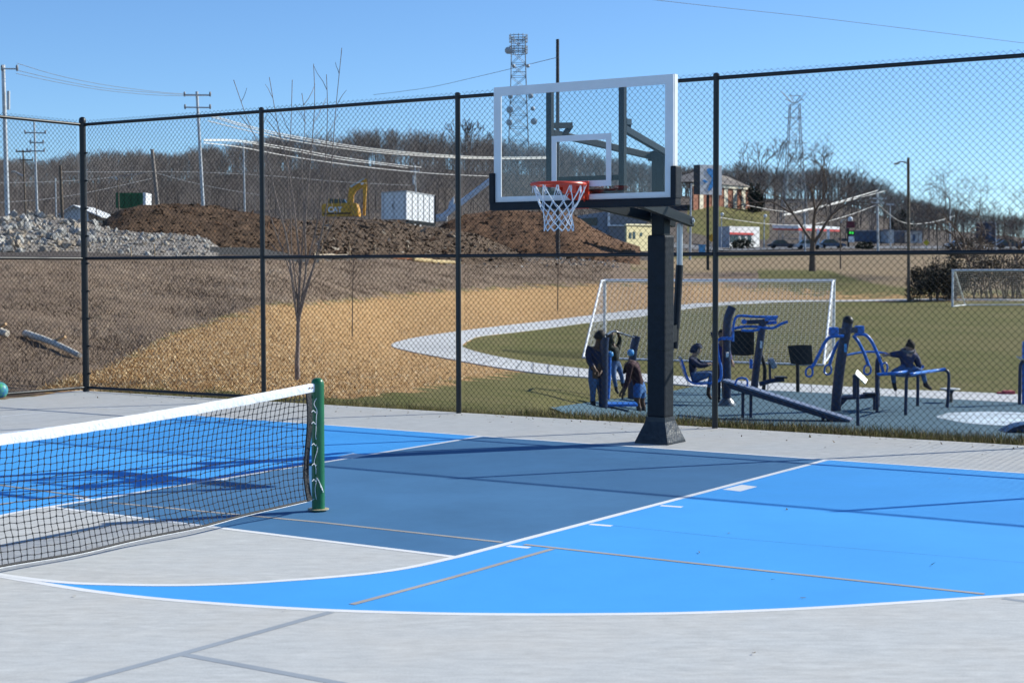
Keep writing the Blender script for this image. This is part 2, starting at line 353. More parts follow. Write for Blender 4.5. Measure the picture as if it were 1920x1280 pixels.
FP = sheet('footpath', outer, inner, PATHM)
for i in range(3, len(outer)-5):                            # contraction joints across the path
    for f in (0, .33, .66):
        a, b = [hit(e[i][0]+(e[i+1][0]-e[i][0])*f, e[i][1]+(e[i+1][1]-e[i][1])*f) for e in (outer, inner)]
        d = (b-a).normalized()*.012; n_ = Vector((-d.y, d.x, 0)); q_ = [a+n_, a-n_, b-n_, b+n_]
        if (b-a).length < 9: MB().add([Vector((p.x, p.y, tz(p.x, p.y)+.036)) for p in q_], [(0,1,2,3)]).build('path_joint', mat('path_joint_grey', (.2,.2,.2), .9), FP)
RUB = mat('blue_grey_rubber_surface', (.062,.125,.165), .85, var=.12, scale=2.5, bump=.4, bscale=120)
rub = MB()
far = [hit(*p, 25) for p in [(1050,765),(1080,760.5),(1124,754.5),(1200,744),(1262,735)]]+[hit(1300+i*35, 727+i*1.72, 20) for i in range(20)]
near = [Vector((p.x*.72 if p.x > 0 else p.x, 25.0, 0)) for p in far]
vs = []; NR = 8
for a, b in zip(far, near):
    for k in range(NR+1):
        p = a.lerp(b, k/NR); vs.append(Vector((p.x, p.y, tz(p.x, p.y)+.035)))
fs = [(i*(NR+1)+k, i*(NR+1)+k+1, (i+1)*(NR+1)+k+1, (i+1)*(NR+1)+k) for i in range(len(far)-1) for k in range(NR)]
rub.add(vs, fs); RUBO = tag(rub.build('rubber_play_surface', RUB, smooth=True), kind='structure')
# pale worn disc painted on the rubber
pc = hit(1885, 788, 24); dm = MB()
for rr, hh, zz in ((1.25, .62, .0), ):
    vs = []
    for j in range(40):
        a = 2*math.pi*j/40; k = 1+.08*noise.noise((math.cos(a)*2, math.sin(a)*2, 1)); x, y = pc.x+math.cos(a)*rr*k, pc.y+math.sin(a)*1.5*k
        vs.append((x, y, tz(x, y)+.041))
    dm.add(vs, [tuple(range(40))])
tag(dm.build('pale_painted_disc', mat('pale_worn_paint', (.48,.56,.62), .8, var=.3, scale=2.0)), kind='structure')

# ------------------------------------------------------------------ the court slab and its paint
CONC = bpy.data.materials.new('brushed_concrete'); CONC.use_nodes = True; nt = CONC.node_tree; B_ = nt.nodes['Principled BSDF']
tc = nt.nodes.new('ShaderNodeTexCoord'); B_.inputs['Roughness'].default_value = .82; B_.inputs['Specular IOR Level'].default_value = .25
streak = nz(1.0, 9, .80, (5, 15, 1)); blot = nz(.55, 6, .65); gr_ = nz(90, 3, .7); stain = nz(1.9, 7, .75)
c1 = ramp(streak, [(.33, (.37,.377,.372)), (.67, (.60,.606,.592))])
c1 = mixc(math_('MULTIPLY', ramp(blot, [(.4, (0,0,0)), (.7, (1,1,1))]), .5), c1, ramp(stain, [(.3, (.37,.37,.36)), (.7, (.61,.60,.575))]))
c1 = mixc(math_('MULTIPLY', ramp(nz(2.7, 8, .8), [(.60, (0,0,0)), (.74, (1,1,1))]), .35), c1, ramp(gr_, [(.3, (.33,.31,.29)), (.7, (.42,.40,.37))]))
c1 = mixc(math_('MULTIPLY', gr_, .4), c1, ramp(gr_, [(.35, (.30,.30,.30)), (.65, (.62,.62,.62))]))
c1 = mixc(math_('MULTIPLY', ramp(nz(.33, 8, .72), [(.43, (0,0,0)), (.60, (1,1,1))]), .65), c1, ramp(nz(5, 8, .8, (1, 3, 1)), [(.3, (.41,.385,.35)), (.7, (.61,.585,.545))]))
c1 = mixc(math_('MULTIPLY', ramp(nz(14, 6, .8, (.5, 6, 1)), [(.56, (0,0,0)), (.66, (1,1,1))]), .35), c1, ramp(gr_, [(.3, (.34,.345,.345)), (.7, (.46,.46,.455))]))
nt.links.new(c1, B_.inputs['Base Color'])
bp = nt.nodes.new('ShaderNodeBump'); bp.inputs['Strength'].default_value = .25; bp.inputs['Distance'].default_value = .004
nt.links.new(nz(30, 4, .7, (1, 6, 1)), bp.inputs['Height']); nt.links.new(bp.outputs[0], B_.inputs['Normal'])
slab = MB(); slab.prism([cw(-10.05,-20,-.14), cw(15,-20,-.14), cw(15,1.97,-.14), cw(-10.05,1.97,-.14)], (0,0,.14))
COURT = tag(slab.build('court_pavement', CONC), kind='structure')
def paintmat(name, col, wear=.12):
    m_ = bpy.data.materials.new(name); m_.use_nodes = True
    global nt, tc
    nt = m_.node_tree; b = nt.nodes['Principled BSDF']; tc = nt.nodes.new('ShaderNodeTexCoord')
    b.inputs['Roughness'].default_value = .72; b.inputs['Specular IOR Level'].default_value = .3
    a = ramp(nz(.8, 8, .72), [(.3, tuple(c*(1-wear*1.0) for c in col)), (.7, tuple(min(1, c*(1+wear*.7)+.006) for c in col))])
    g = ramp(nz(140, 3, .7), [(.3, tuple(c*.86 for c in col)), (.7, tuple(min(1, c*1.10+.004) for c in col))])
    k = mixc(math_('MULTIPLY', nz(60, 2), .8), a, g)
    sc = ramp(nz(6, 8, .85, (1, 3.5, 1)), [(.64, (0,0,0)), (.76, (1,1,1))])
    k = mixc(math_('MULTIPLY', sc, .26), k, ramp(nz(20), [(.4, (.30,.31,.32)), (.6, (.42,.42,.42))]))
    s2 = ramp(nz(2.2, 9, .85, (1, 14, 1)), [(.63, (0,0,0)), (.70, (1,1,1))])
    k = mixc(math_('MULTIPLY', s2, .16), k, ramp(nz(9), [(.4, tuple(c*.7+.12 for c in col)), (.6, tuple(c*.7+.2 for c in col))]))
    dk = ramp(nz(3.1, 9, .8), [(.27, (1,1,1)), (.36, (0,0,0))])
    k = mixc(math_('MULTIPLY', dk, .35), k, ramp(nz(20), [(.4, tuple(c*.45+.02 for c in col)), (.6, tuple(c*.6+.03 for c in col))]))
    nt.links.new(k, b.inputs['Base Color'])
    bp = nt.nodes.new('ShaderNodeBump'); bp.inputs['Strength'].default_value = .2; bp.inputs['Distance'].default_value = .002
    nt.links.new(nz(160, 3), bp.inputs['Height']); nt.links.new(bp.outputs[0], b.inputs['Normal'])
    return m_
LB = paintmat('light_blue_court_paint', (.052,.335,.765)); DB = paintmat('slate_blue_court_paint', (.052,.160,.310), .25)
WL = paintmat('white_line_paint', (.74,.74,.74)); TL = paintmat('grey_line_paint', (.37,.345,.32), .4); GL = paintmat('dark_grey_line_paint', (.30,.33,.365), .25)
FT = .3048; HY = -5.25*FT; R3 = 19.75*FT
A_, B2, C_, D_ = gz(904,817.5), gz(1551,861.5), gz(855,1044), gz(92,950)
L0 = gz(347,777)
bdir = (B2-A_).normalized(); Rg0 = B2+bdir*4.15
inner_px = [(855,1044),(775,1062),(700,1073.7),(620,1081.5),(547,1087),(437.5,1093.9),(313.6,1096.7),(182,1094.5),(127.6,1092),(70,1086.5),(36,1082),(0,1077)]
outer_px = [(0,1079.5),(36,1086),(70,1091.5),(127.6,1101),(182,1109),(291.7,1121.7),(437.5,1133.4),(583,1142),(700,1146.5),(830,1150),(965,1151.4),(1110,1151.2),(1280,1149),(1480,1141.7),(1680,1130),(1920,1114)]
inn = arc_pts([gz(*p) for p in inner_px], 6); out = arc_pts([gz(*p) for p in outer_px], 6)
e0 = out[-1]; hoopc = cw(0, HY)
ea = out[-1]-hoopc; ang0 = math.atan2(ea.y, ea.x); eb = Rg0-hoopc; ang1 = math.atan2(eb.y, eb.x); ra, rb = ea.length, eb.length
outR = [hoopc+Vector((math.cos(ang0+(ang1-ang0)*t), math.sin(ang0+(ang1-ang0)*t), 0))*(ra+(rb-ra)*t) for t in [i/30 for i in range(1, 31)]]
el = out[0]-hoopc; al0 = math.atan2(el.y, el.x); er = L0-hoopc; al1 = math.atan2(er.y, er.x)
if al1 > al0: al1 -= 2*math.pi
outL = [hoopc+Vector((math.cos(al0+(al1-al0)*t), math.sin(al0+(al1-al0)*t), 0))*(el.length+(er.length-el.length)*t) for t in [i/40 for i in range(1, 41)]]
def flat(name, pts, z, ma):
    bm = bmesh.new(); vs = [bm.verts.new((p.x, p.y, z)) for p in pts]; f = bm.faces.new(vs); f.normal_update()
    if f.normal.z < 0: f.normal_flip()
    bmesh.ops.triangulate(bm, faces=[f]); me_ = bpy.data.meshes.new(name); bm.to_mesh(me_); bm.free(); me_.materials.append(ma)
    o = bpy.data.objects.new(name, me_); C.objects.link(o); o.parent = COURT; return o
def stripe(name, pts, w, z, ma, zj=0):
    P = [Vector((p.x, p.y, 0)) for p in pts]; vs = []; fs = []
    for i, p in enumerate(P):
        t = (P[min(i+1, len(P)-1)]-P[max(i-1, 0)]).normalized(); n = Vector((-t.y, t.x, 0))
        vs += [p+n*w/2+Vector((0,0,z)), p-n*w/2+Vector((0,0,z))]
    for i in range(len(P)-1): fs.append((i*2, i*2+1, i*2+3, i*2+2))
    return MB().add(vs, fs).build(name, ma, COURT)
# right field: lane side, circle, arc;  left field: baseline, lane side, circle's far half, arc
circ = hoopc*0+(C_+D_)/2; rc = (C_-D_).length/2
flat('painted_field', [B2, C_]+inn[1:-1]+out[1:]+outR, .0004, LB)
cl = []
c_a = math.atan2((inn[-1]-circ).y, (inn[-1]-circ).x); c_b = math.atan2((D_-circ).y, (D_-circ).x)
if c_b > c_a: c_b -= 2*math.pi
cl = [circ+Vector((math.cos(c_a+(c_b-c_a)*t), math.sin(c_a+(c_b-c_a)*t), 0))*((inn[-1]-circ).length*(1-t)+rc*t) for t in [i/30 for i in range(31)]]
flat('painted_field', [A_, L0]+outL[::-1][1:-2]+cl[2:-1]+[D_], .0004, LB)
flat('painted_key', [A_, B2, C_, D_], .0007, DB)
LW = .055
stripe('painted_line', [C_+(C_-B2).normalized()*.01, B2], LW, .0013, WL)
stripe('painted_line', [D_, A_], LW, .0013, WL)
stripe('painted_line', [D_, C_], LW, .0015, WL)
stripe('painted_line', [L0, A_, B2, Rg0], LW, .0017, WL)
stripe('painted_line', inn, LW, .0019, WL)
stripe('painted_line', out+outR, LW, .0011, WL)
stripe('painted_line', [out[0]]+outL, LW, .0011, WL)
stripe('painted_line', cl, LW, .0021, WL)
ld = (C_-B2).normalized()
for p, q in (((1106,982.2),(1147,985.5)), ((1239,947.3),(1279,950.2)), ((952,1022.8),(993,1026.3)), ((168,936),(140,931.5)), ((425,899),(398,896))):
    stripe('painted_hash_mark', [gz(*p), gz(*q)], LW, .0009, WL)
flat('painted_block', [gz(1354.7,917.3), gz(1388,920.8), gz(1420,912), gz(1391,908.3)], .0009, WL)
flat('painted_block', [gz(632,856), gz(662,849.5), gz(690,852.5), gz(661,859.5)], .0009, WL)
for pts in ([(205,942),(600,979),(942,1016.5)], [(983,1020.5),(1280,1053.5),(1846,1113.5)], [(1036,1029),(850,1082),(660,1133)], [(-40,904),(125,926),(168,932)], [(-60,953),(69,936),(110,929)]):
    stripe('painted_thin_line', [gz(*p) for p in pts], .040, .0020+.0002*len(pts), TL)
for pts in ([(620,1147),(342,1225),(135,1281),(-160,1360)], [(342,1226),(640,1281),(1100,1365)], [(1880,1121),(2100,1152)]):
    stripe('painted_thin_line', [gz(*p) for p in pts], .05, .0002+.0003*len(pts), GL)
for pts in ([(-60,786),(0,781),(175,763.4)], [(175,763.4),(250,767.5),(345,772.5)]):
    stripe('painted_thin_line', [gz(*p) for p in pts], .04, .0002+.0003*len(pts), mat('faded_white_line', (.62,.63,.64), .8, var=.1))
# saw-cut joints
JN = mat('saw_cut_joint', (.09,.10,.11), .9); JB = mat('filled_joint_under_paint', (.035,.19,.50), .8, var=.4, scale=3)
for y in (-9.3, -12.4): stripe('saw_joint', [cw(-9.9, y), cw(14, y)], .006, .0003, JN)
for x in (-6.9, 8.4): stripe('saw_joint', [cw(x, -19), cw(x, 1.9)], .006, .0005, JN)
stripe('saw_joint', [gz(1150,985), gz(1400,1011), gz(1990,1060)], .007, .0008, JB)
# ------------------------------------------------------------------ chain-link fences
FY, FH = 1.90, 3.70
def links(a, b, z0, z1, phase=0, pitch=.070, r=.0029, seed=0):   # woven wire between two ground points
    a, b = np.array(a), np.array(b); L = np.linalg.norm(b-a); t = (b-a)/L; nn = np.array((-t[1], t[0], 0))
    hp = pitch/2; n = int(L/hp)-1; k = int((z1-z0)/hp); rnd = np.random.RandomState(seed)
    I, J = np.meshgrid(np.arange(n+1), np.arange(k+1), indexing='ij'); x0 = I*hp; odd = (I+J) % 2
    x = np.clip(x0+odd*hp*1.05-.001+rnd.uniform(-.002, .002, (n+1, 1))+.0035*np.sin(x0*2.1+J*.11), 0, L)
    off = .0028*(2*odd-1)+.010*np.sin(x0*1.7+seed)*np.sin(J*.05)
    P = a+t*x[..., None]+nn*off[..., None]; P[..., 2] += z0+J*hp
    ring = np.stack([P+(t*math.cos(2*math.pi*q/3+.5)+nn*math.sin(2*math.pi*q/3+.5))*r for q in range(3)], 2)      # wire, step, corner
    base = (np.arange(n+1)*(k+1)*3)[:, None, None]+(np.arange(k)*3)[None, :, None]+np.arange(3)[None, None, :]
    base1 = (np.arange(n+1)*(k+1)*3)[:, None, None]+(np.arange(k)*3)[None, :, None]+((np.arange(3)+1) % 3)[None, None, :]
    F = np.stack([base, base1, base1+3, base+3], -1).reshape(-1, 4)
    return np_mesh(ring.reshape(-1, 3), F)
class np_mesh:
    def __init__(s, V, F): s.V, s.F = V, F
    def build(s, name, ma, parent=None, smooth=False, kind=None):
        V = s.V-np.array(wloc(parent)) if parent else s.V; me = bpy.data.meshes.new(name); F = s.F
        me.vertices.add(len(V)); me.vertices.foreach_set('co', V.astype(np.float32).ravel()); me.loops.add(F.size); me.loops.foreach_set('vertex_index', F.astype(np.int32).ravel())
        me.polygons.add(len(F)); me.polygons.foreach_set('loop_start', (np.arange(len(F))*F.shape[1]).astype(np.int32)); me.update(calc_edges=True); me.materials.append(ma)
        o = bpy.data.objects.new(name, me); C.objects.link(o); o.parent = parent
        if kind: o['kind'] = kind
        return o
def fence(root, xs_, at_, z1, corner=None, skip_first=False, low_=lambda i: True):
    for i, x in enumerate(xs_):
        if skip_first and i == 0: continue
        r = .045 if corner == i else .031; p = at_(x); m_ = MB()
        m_.lathe(p, [(r, -.25), (r, z1+.01), (r*1.12, z1+.012), (r*1.12, z1+.04), (r*.9, z1+.07), (r*.4, z1+.085)] if corner == i else [(r, -.25), (r, z1-.02), (r*1.1, z1-.018), (r*1.1, z1+.02), (r*.5, z1+.035)], 14)
        po = m_.build('post', BLACKV, root, True)
        if corner == i:
            for zz in np.arange(.25, z1, .38):
                b = MB(); b.lathe(p+Vector((0,0,zz)), [(r+.006, -.012), (r+.006, .012)], 14)
                b.box(p+XA*(r+.02)+Vector((0,0,zz)), (.05, .02, .024), (XA, YA, ZA)); b.build('tension_band', BLACKV, po)
    for i in range(len(xs_)-1):
        a, b = at_(xs_[i]), at_(xs_[i+1]); t = (b-a).normalized()
        for nm, z, r in (('top_rail', z1-.02, .0215), ('middle_rail', z1*.497, .0215), ('bottom_rail', .055, .020)):
            if nm == 'bottom_rail' and not low_(i): continue
            MB().tube([a+t*.03+Vector((0,0,z)), b-t*.03+Vector((0,0,z))], r, 10).build(nm, BLACKV, root, True)
px_posts = [(160+5, 733), None, (856, 773), (1342, 804)]
FX = [-9.86, -6.58, -3.545, -.235, 3.16, 6.40, 9.60, 12.80]
fb = thing('chain_link_fence', 'tall black chain-link fence running behind the basketball hoop', 'fence', cw(FX[0], FY))
fence(fb, FX, lambda x: cw(x, FY), FH, corner=0, low_=lambda i: i < 1)
for i in range(len(FX)-1):
    o = links(cw(FX[i]+.04, FY+.045), cw(FX[i+1], FY+.045), .035, FH+.072, seed=i).build('wire_mesh', WIREM, fb, kind='stuff')
LYS = [1.90, -1.1, -4.2, -7.3]
fl = thing('chain_link_fence', 'black chain-link side fence at the far left corner, rails shining', 'fence', cw(FX[0], LYS[1]))
fence(fl, LYS, lambda y: cw(FX[0], y), FH, skip_first=True)
for i in range(3):
    links(cw(FX[0]-.05, LYS[i]-.05), cw(FX[0]-.05, LYS[i+1]), .035, FH+.072, seed=20+i).build('wire_mesh', WIREM, fl, kind='stuff')

# ------------------------------------------------------------------ basketball hoop (lowered)
BX, BYF, BZ0, BW, BH = -.038, -4*FT, 2.262, 1.83, 1.068
PX0, PY0 = -.075, .36; pole = cw(PX0, PY0)
hp = thing('basketball_hoop', 'glass backboard hoop with orange rim, white net and padded dark pole', 'basketball hoop', pole)
def cbox(mb, x, y, z, sx, sy, sz, bev=0): return mb.box(cw(x, y, z), (sx, sy, sz), (XA, YA, ZA), bev)
p = MB(); cbox(p, PX0, PY0, 1.41, .135, .135, 2.82, .008); p.build('pole', STEELDK, hp)
pd = MB(); cbox(pd, PX0, PY0, 1.13, .195, .195, 1.76, .02); pado = pd.build('pole_padding', PAD, hp)
pb = MB(); b0 = [(-.285,-.30), (.285,-.30), (.285,.30), (-.285,.30)]; b1 = [(-.135,-.135), (.135,-.135), (.135,.135), (-.135,.135)]
vs = [cw(PX0+x*.63, PY0+y*.63, .0) for x, y in b0]+[cw(PX0+x*.62, PY0+y*.62, .02) for x, y in b0]+[cw(PX0+x*.80, PY0+y*.80, .21) for x, y in b1]+[cw(PX0+x*.77, PY0+y*.77, .255) for x, y in b1]
fs = []
for l in range(3):
    for k in range(4): fs.append((l*4+k, l*4+(k+1) % 4, (l+1)*4+(k+1) % 4, (l+1)*4+k))
fs += [(3,2,1,0), (12,13,14,15)]
pb.add(vs, fs).build('base_padding', mat('scuffed_base_vinyl', (.020,.024,.030), .45, var=.4, scale=9, bump=.7, bscale=12), hp)
for z in (.9, 1.5): cbox(MB(), PX0, PY0, z, .199, .199, .008).build('seam', STEELDK, pado)
# backboard
bb = thing('backboard', None, None, cw(BX, BYF, BZ0)); bb.parent = hp; bb.location = cw(BX, BYF, BZ0)-pole
GLS = bpy.data.materials.new('backboard_glass'); GLS.use_nodes = True; nt = GLS.node_tree; nt.nodes.clear()
ou = nt.nodes.new('ShaderNodeOutputMaterial'); tr = nt.nodes.new('ShaderNodeBsdfTransparent'); gl = nt.nodes.new('ShaderNodeBsdfGlossy'); mx = nt.nodes.new('ShaderNodeMixShader'); fr = nt.nodes.new('ShaderNodeLayerWeight'); pw = nt.nodes.new('ShaderNodeMath'); pw.operation = 'POWER'; pw.inputs[1].default_value = 4; ma_ = nt.nodes.new('ShaderNodeMath'); ma_.operation = 'MULTIPLY_ADD'; ma_.inputs[1].default_value = .6; ma_.inputs[2].default_value = .025
tr.inputs[0].default_value = (.93,.955,.965,1); gl.inputs['Roughness'].default_value = .03
nt.links.new(fr.outputs['Facing'], pw.inputs[0]); nt.links.new(pw.outputs[0], ma_.inputs[0]); nt.links.new(ma_.outputs[0], mx.inputs[0]); nt.links.new(tr.outputs[0], mx.inputs[1]); nt.links.new(gl.outputs[0], mx.inputs[2]); nt.links.new(mx.outputs[0], ou.inputs[0])
g = MB(); cbox(g, BX, BYF+.012, BZ0+BH/2, BW-.03, .010, BH-.03); g.build('glass_pane', GLS, bb)
BFR = mat('board_frame_white', (.74,.75,.77), .4, var=.05, scale=5)
f_ = MB(); fw_ = .078; bwd = .03
hx, zl, zh = BW/2, BZ0, BZ0+BH
for (x0, x1, z0, z1) in ((-hx, hx, zh-fw_, zh), (-hx, hx, zl, zl+fw_), (-hx, -hx+fw_, zl+fw_, zh-fw_), (hx-fw_, hx, zl+fw_, zh-fw_)):
    cbox(f_, BX+(x0+x1)/2, BYF-.003, (z0+z1)/2, x1-x0, .012, z1-z0)
f_.build('white_border', BFR, bb)
f_ = MB()
for (x0, x1, z0, z1) in ((-hx-.004, hx+.004, zh-.032, zh+.004), (-hx-.004, hx+.004, zl-.004, zl+.032), (-hx-.004, -hx+.032, zl+.032, zh-.032), (hx-.032, hx+.004, zl+.032, zh-.032)):
    cbox(f_, BX+(x0+x1)/2, BYF+.036, (z0+z1)/2, x1-x0, .058, z1-z0)
f_.build('aluminium_frame', BFR, bb)
s_ = MB(); tw, th, lw = .61, .457, .052; tz0 = BZ0+.145
for (x0, x1, z0, z1) in ((-tw/2, tw/2, tz0+th-lw, tz0+th), (-tw/2, tw/2, tz0, tz0+lw), (-tw/2, -tw/2+lw, tz0+lw, tz0+th-lw), (tw/2-lw, tw/2, tz0+lw, tz0+th-lw)):
    cbox(s_, BX+(x0+x1)/2, BYF+.004, (z0+z1)/2, x1-x0, .004, z1-z0)
s_.build('target_square', BFR, bb)
e_ = MB(); cbox(e_, BX, BYF+.02, BZ0-.008, BW+.07, .11, .075, .015)
for sx in (-1, 1): cbox(e_, BX+sx*(hx+.012), BYF+.02, BZ0+.155, .055, .112, .28, .012)
e_.build('edge_padding', PAD, bb)
u = MB()
for sx in (-1, 1):
    cbox(u, BX+sx*.372, BYF+.085, BZ0+BH/2, .055, .05, BH-.02, .004)
for z in (BZ0+.10, BZ0+.22): cbox(u, BX, BYF+.085, z, .70, .045, .045)
u.build('back_struts', STEELDK, bb)
# arms
def arm(x0, y0, z0, x1, y1, z1, w=.045, h=.06):
    m_ = MB(); m_.bar(cw(x0, y0, z0), cw(x1, y1, z1), w, h, bev=.004); return m_
for sx in (-1, 1):
    arm(PX0+sx*.09, PY0+.06, 2.765, BX+sx*.37, BYF+.12, 2.905).build('upper_arm', STEELDK, hp)
    o = arm(PX0+sx*.10, PY0+.46, 2.145, BX+sx*.30, BYF+.12, 2.345, .055, .095).build('lower_arm', STEELDK, hp)
    for y, z in ((PY0+.40, 2.155), (PY0+.03, 2.215)):
        q = MB(); q.lathe(cw(PX0+sx*.115, y, z), [(.028, -.032), (.028, .032), (.014, .034), (.014, .046)], 10, (YA, ZA, XA*sx)); q.build('bolt', GALV, o)
for sx in (-1, 1):
    br = MB(); br.bar(cw(BX+sx*.37, BYF+.12, 2.97), cw(BX+sx*.30, BYF+.33, 2.985), .05, .05)
    br.bar(cw(BX+sx*.30, BYF+.33, 2.985), cw(BX+sx*.335, BYF+.26, 2.885), .04, .04); br.build('arm_bracket', STEELDK, hp)
q = MB(); cbox(q, PX0, PY0, 2.77, .24, .10, .09, .006); q.build('pivot_block', STEELDK, hp)
ac = MB(); ac.tube([cw(PX0+.02, PY0+.36, 2.13), cw(PX0+.02, PY0+.36, 1.70)], .030, 12); ac.build('actuator_rod', mat('bright_zinc', (.55,.56,.57), .35, .6), hp, True)
ac = MB(); ac.tube([cw(PX0+.02, PY0+.36, 1.72), cw(PX0+.01, PY0+.31, 1.10)], .037, 12); ac.tube([cw(PX0+.01, PY0+.31, 1.12), cw(PX0+.01, PY0+.29, .90)], .030, 10)
ac.bar(cw(PX0, PY0+.06, 1.02), cw(PX0+.01, PY0+.31, 1.06), .05, .16); ac.build('actuator_housing', BLKPL, hp, True)
# rim and net
RZ = BZ0+.150; RC = cw(BX, BYF-.152-.229, RZ)
rm = MB(); rm.tube([RC+(XA*math.cos(a)+YA*math.sin(a))*.229 for a in [2*math.pi*i/40 for i in range(41)]], .0155, 8, False)
rimo = rm.build('rim', ORANGE, hp, True)
k = MB(); cbox(k, BX, BYF-.018, RZ-.078, .185, .018, .24, .004)
vs = [cw(BX-.125, BYF-.20, RZ-.012), cw(BX+.125, BYF-.20, RZ-.012), cw(BX+.066, BYF-.02, RZ-.012), cw(BX-.066, BYF-.02, RZ-.012)]
k.prism(vs, (0,0,.014))
for sx in (-1, 1): k.bar(cw(BX+sx*.055, BYF-.02, RZ-.13), cw(BX+sx*.10, BYF-.20, RZ-.014), .012, .03)
cbox(k, BX, BYF-.11, RZ-.040, .14, .17, .06, .004)
ko = k.build('bracket', ORANGE, rimo)
for sx in (-1, 1):
    for z in (RZ-.03, RZ-.11): MB().ball(cw(BX+sx*.048, BYF-.03, z), .011, 8, 5).build('bolt', GALV, rimo)
n_ = MB(); NL = 12; rnd = random.Random(3)
prf = [(.0, .226), (.135, .172), (.19, .148), (.235, .133), (.278, .124), (.318, .120), (.356, .122), (.39, .130)]
def npt(a, lvl):
    z, r = prf[lvl]; r = r*(1+.05*math.sin(a*3+lvl)); sw = .006*math.sin(lvl*1.3+a)
    return RC+(XA*math.cos(a)+YA*math.sin(a))*r+Vector((sw, 0, -z-.01))
for i in range(NL):
    for d in (-1, 1):
        pts = []
        for l in range(len(prf)):
            pts.append(npt(2*math.pi*(i+d*(l*.5))/NL, l))
        n_.tube(arc_pts(pts, 2), .0036, 5)
    a = 2*math.pi*i/NL
    lp = [RC+(XA*math.cos(a+.04*math.cos(t))+YA*math.sin(a+.04*math.cos(t)))*(.222)+Vector((0,0,-.040+.032*math.sin(t))) for t in [2*math.pi*j/10 for j in range(11)]]
    n_.tube(lp, .0032, 5)
n_.build('net', mat('white_net_cord', (.80,.81,.84), .8), rimo, True)

# ------------------------------------------------------------------ court net with green post
NP = gz(597, 957.5)
ct = thing('tennis_net', 'black net with white top band tied to a green post', 'net', NP)
pm = MB(); pm.lathe(NP, [(.0455, .0), (.0455, .88), (.043, .905), (.034, .922), (.018, .930)], 20); po = pm.build('post', GREENP, ct, True)
pm = MB(); pm.lathe(NP, [(.075, .0130), (.075, .017), (.05, .018)], 24); pm.build('ground_sleeve', mat('dusty_brass_sleeve', (.40,.33,.20), .6, var=.3, scale=20), ct, True)
for z, s in ((.80, .012), (.70, .010), (.33, .010)): MB().lathe(NP+XA*.0455*-.6+YA*-.036+Vector((0,0,z)), [(s, 0), (s, .02), (s*.5, .026)], 8, (XA, ZA, YA*-1)).build('hook', GREENP, po, True)
nd = -YA; NLEN = 6.1; N0 = NP+nd*.10
def ntop(s): return .885-.125*(1-(abs(s-NLEN/2)/(NLEN/2))**1.6)
def nbot(s): return max(.022, .085-.05*min(1, s/1.6))+.004*math.sin(s*5)
def nside(s, v): return .045*math.sin(v*math.pi)*(1+.35*math.sin(s*2.3))*(1 if s > .2 else s/.2)+.012*math.sin(s*7+v*3)*v
def npoint(s, v):                                            # v: 0 top, 1 bottom
    zt, zb = ntop(s)-.046, nbot(s)
    return N0+nd*(s+.010*math.sin(v*9+s*1.3)*v)+XA*nside(s, v)*-1+Vector((0,0,zt+(zb-zt)*v))
mesh_ = MB(); NV = 18; cell = .045; NH = int(NLEN/cell)
rw = random.Random(11)
jit = [[(rw.uniform(-.004,.004), rw.uniform(-.004,.004)) for _ in range(NV+1)] for _ in range(NH+1)]
def nn_(i, j):
    p = npoint(i*cell+jit[i][j][0], min(1, max(0, j/NV)))
    return p+Vector((0,0,jit[i][j][1] if 0 < j < NV else 0))
for i in range(NH+1): mesh_.tube([nn_(i, j) for j in range(NV+1)], .0027, 3, False)
for j in range(NV+1): mesh_.tube([nn_(i, j) for i in range(NH+1)], .0024, 3, False)
for i in range(0, NH+1):
    for j in range(1, NV):
        if i < 70: p = nn_(i, j); mesh_.tube([p+Vector((0,0,.005)), p-Vector((0,0,.005))], .0042, 4)
mesh_.build('netting', mat('black_netting', (.012,.013,.016), .7), ct, kind='stuff')
tb = MB(); K = 120; vs = []; fs = []; rw = random.Random(5)
for i in range(K+1):
    s = -.06+(NLEN+.06)*i/K; z = ntop(max(s, 0)); wv = .004*noise.noise((s*6, 0, 1)); w2 = .006*noise.noise((s*9, 3, 1))
    b = N0+nd*s
    for (dx, dz) in ((-.010+wv, 0.004), (-.014+w2, -.016), (-.013-w2, -.032), (-.011+w2, -.050+wv), (.011+w2, -.050+wv), (.014-wv, -.025), (.010+wv, .004), (0, .010+wv*.6)):
        vs.append(b+XA*dx+Vector((0,0,z+dz)))
for i in range(K):
    for j in range(8): fs.append((i*8+j, i*8+(j+1) % 8, i*8+8+(j+1) % 8, i*8+8+j))
fs += [tuple(range(8)), tuple(range(K*8+7, K*8-1, -1))]
tbo = tb.add(vs, fs).build('top_band', WCLOTH, ct, True)
gr = MB()
for s in (-.028, .002): gr.ball(N0+nd*s+XA*.017+Vector((0,0,.868)), .006, 8, 4)
gr.build('grommet', mat('brass_grommet', (.30,.15,.07), .4, .5), tbo)
bt = MB(); bt.tube([npoint(s, 1)+Vector((0,0,.004)) for s in np.arange(0, NLEN, .06)], .008, 6); bt.build('bottom_band', mat('black_tape', (.02,.02,.024), .7), ct, True)
bt = MB(); bt.tube([N0-nd*.06+Vector((0,0,.09))]+[npoint(s, 1)+XA*.004+Vector((0,0,-.005)) for s in np.arange(0, NLEN, .06)], .0028, 6); bt.build('bottom_cord', WCLOTH, ct, True)
sb = MB(); pts = [npoint(.0, v)+Vector((.012*math.sin(v*7), 0, 0)) for v in np.linspace(0, 1, 16)]
for a, b in zip(pts[:-1], pts[1:]): sb.bar(a, b, .045, .012, up=tuple(XA))
sb.build('side_band', mat('black_side_tape', (.016,.018,.022), .7, bump=.4), ct)
lc = MB(); rw = random.Random(2)
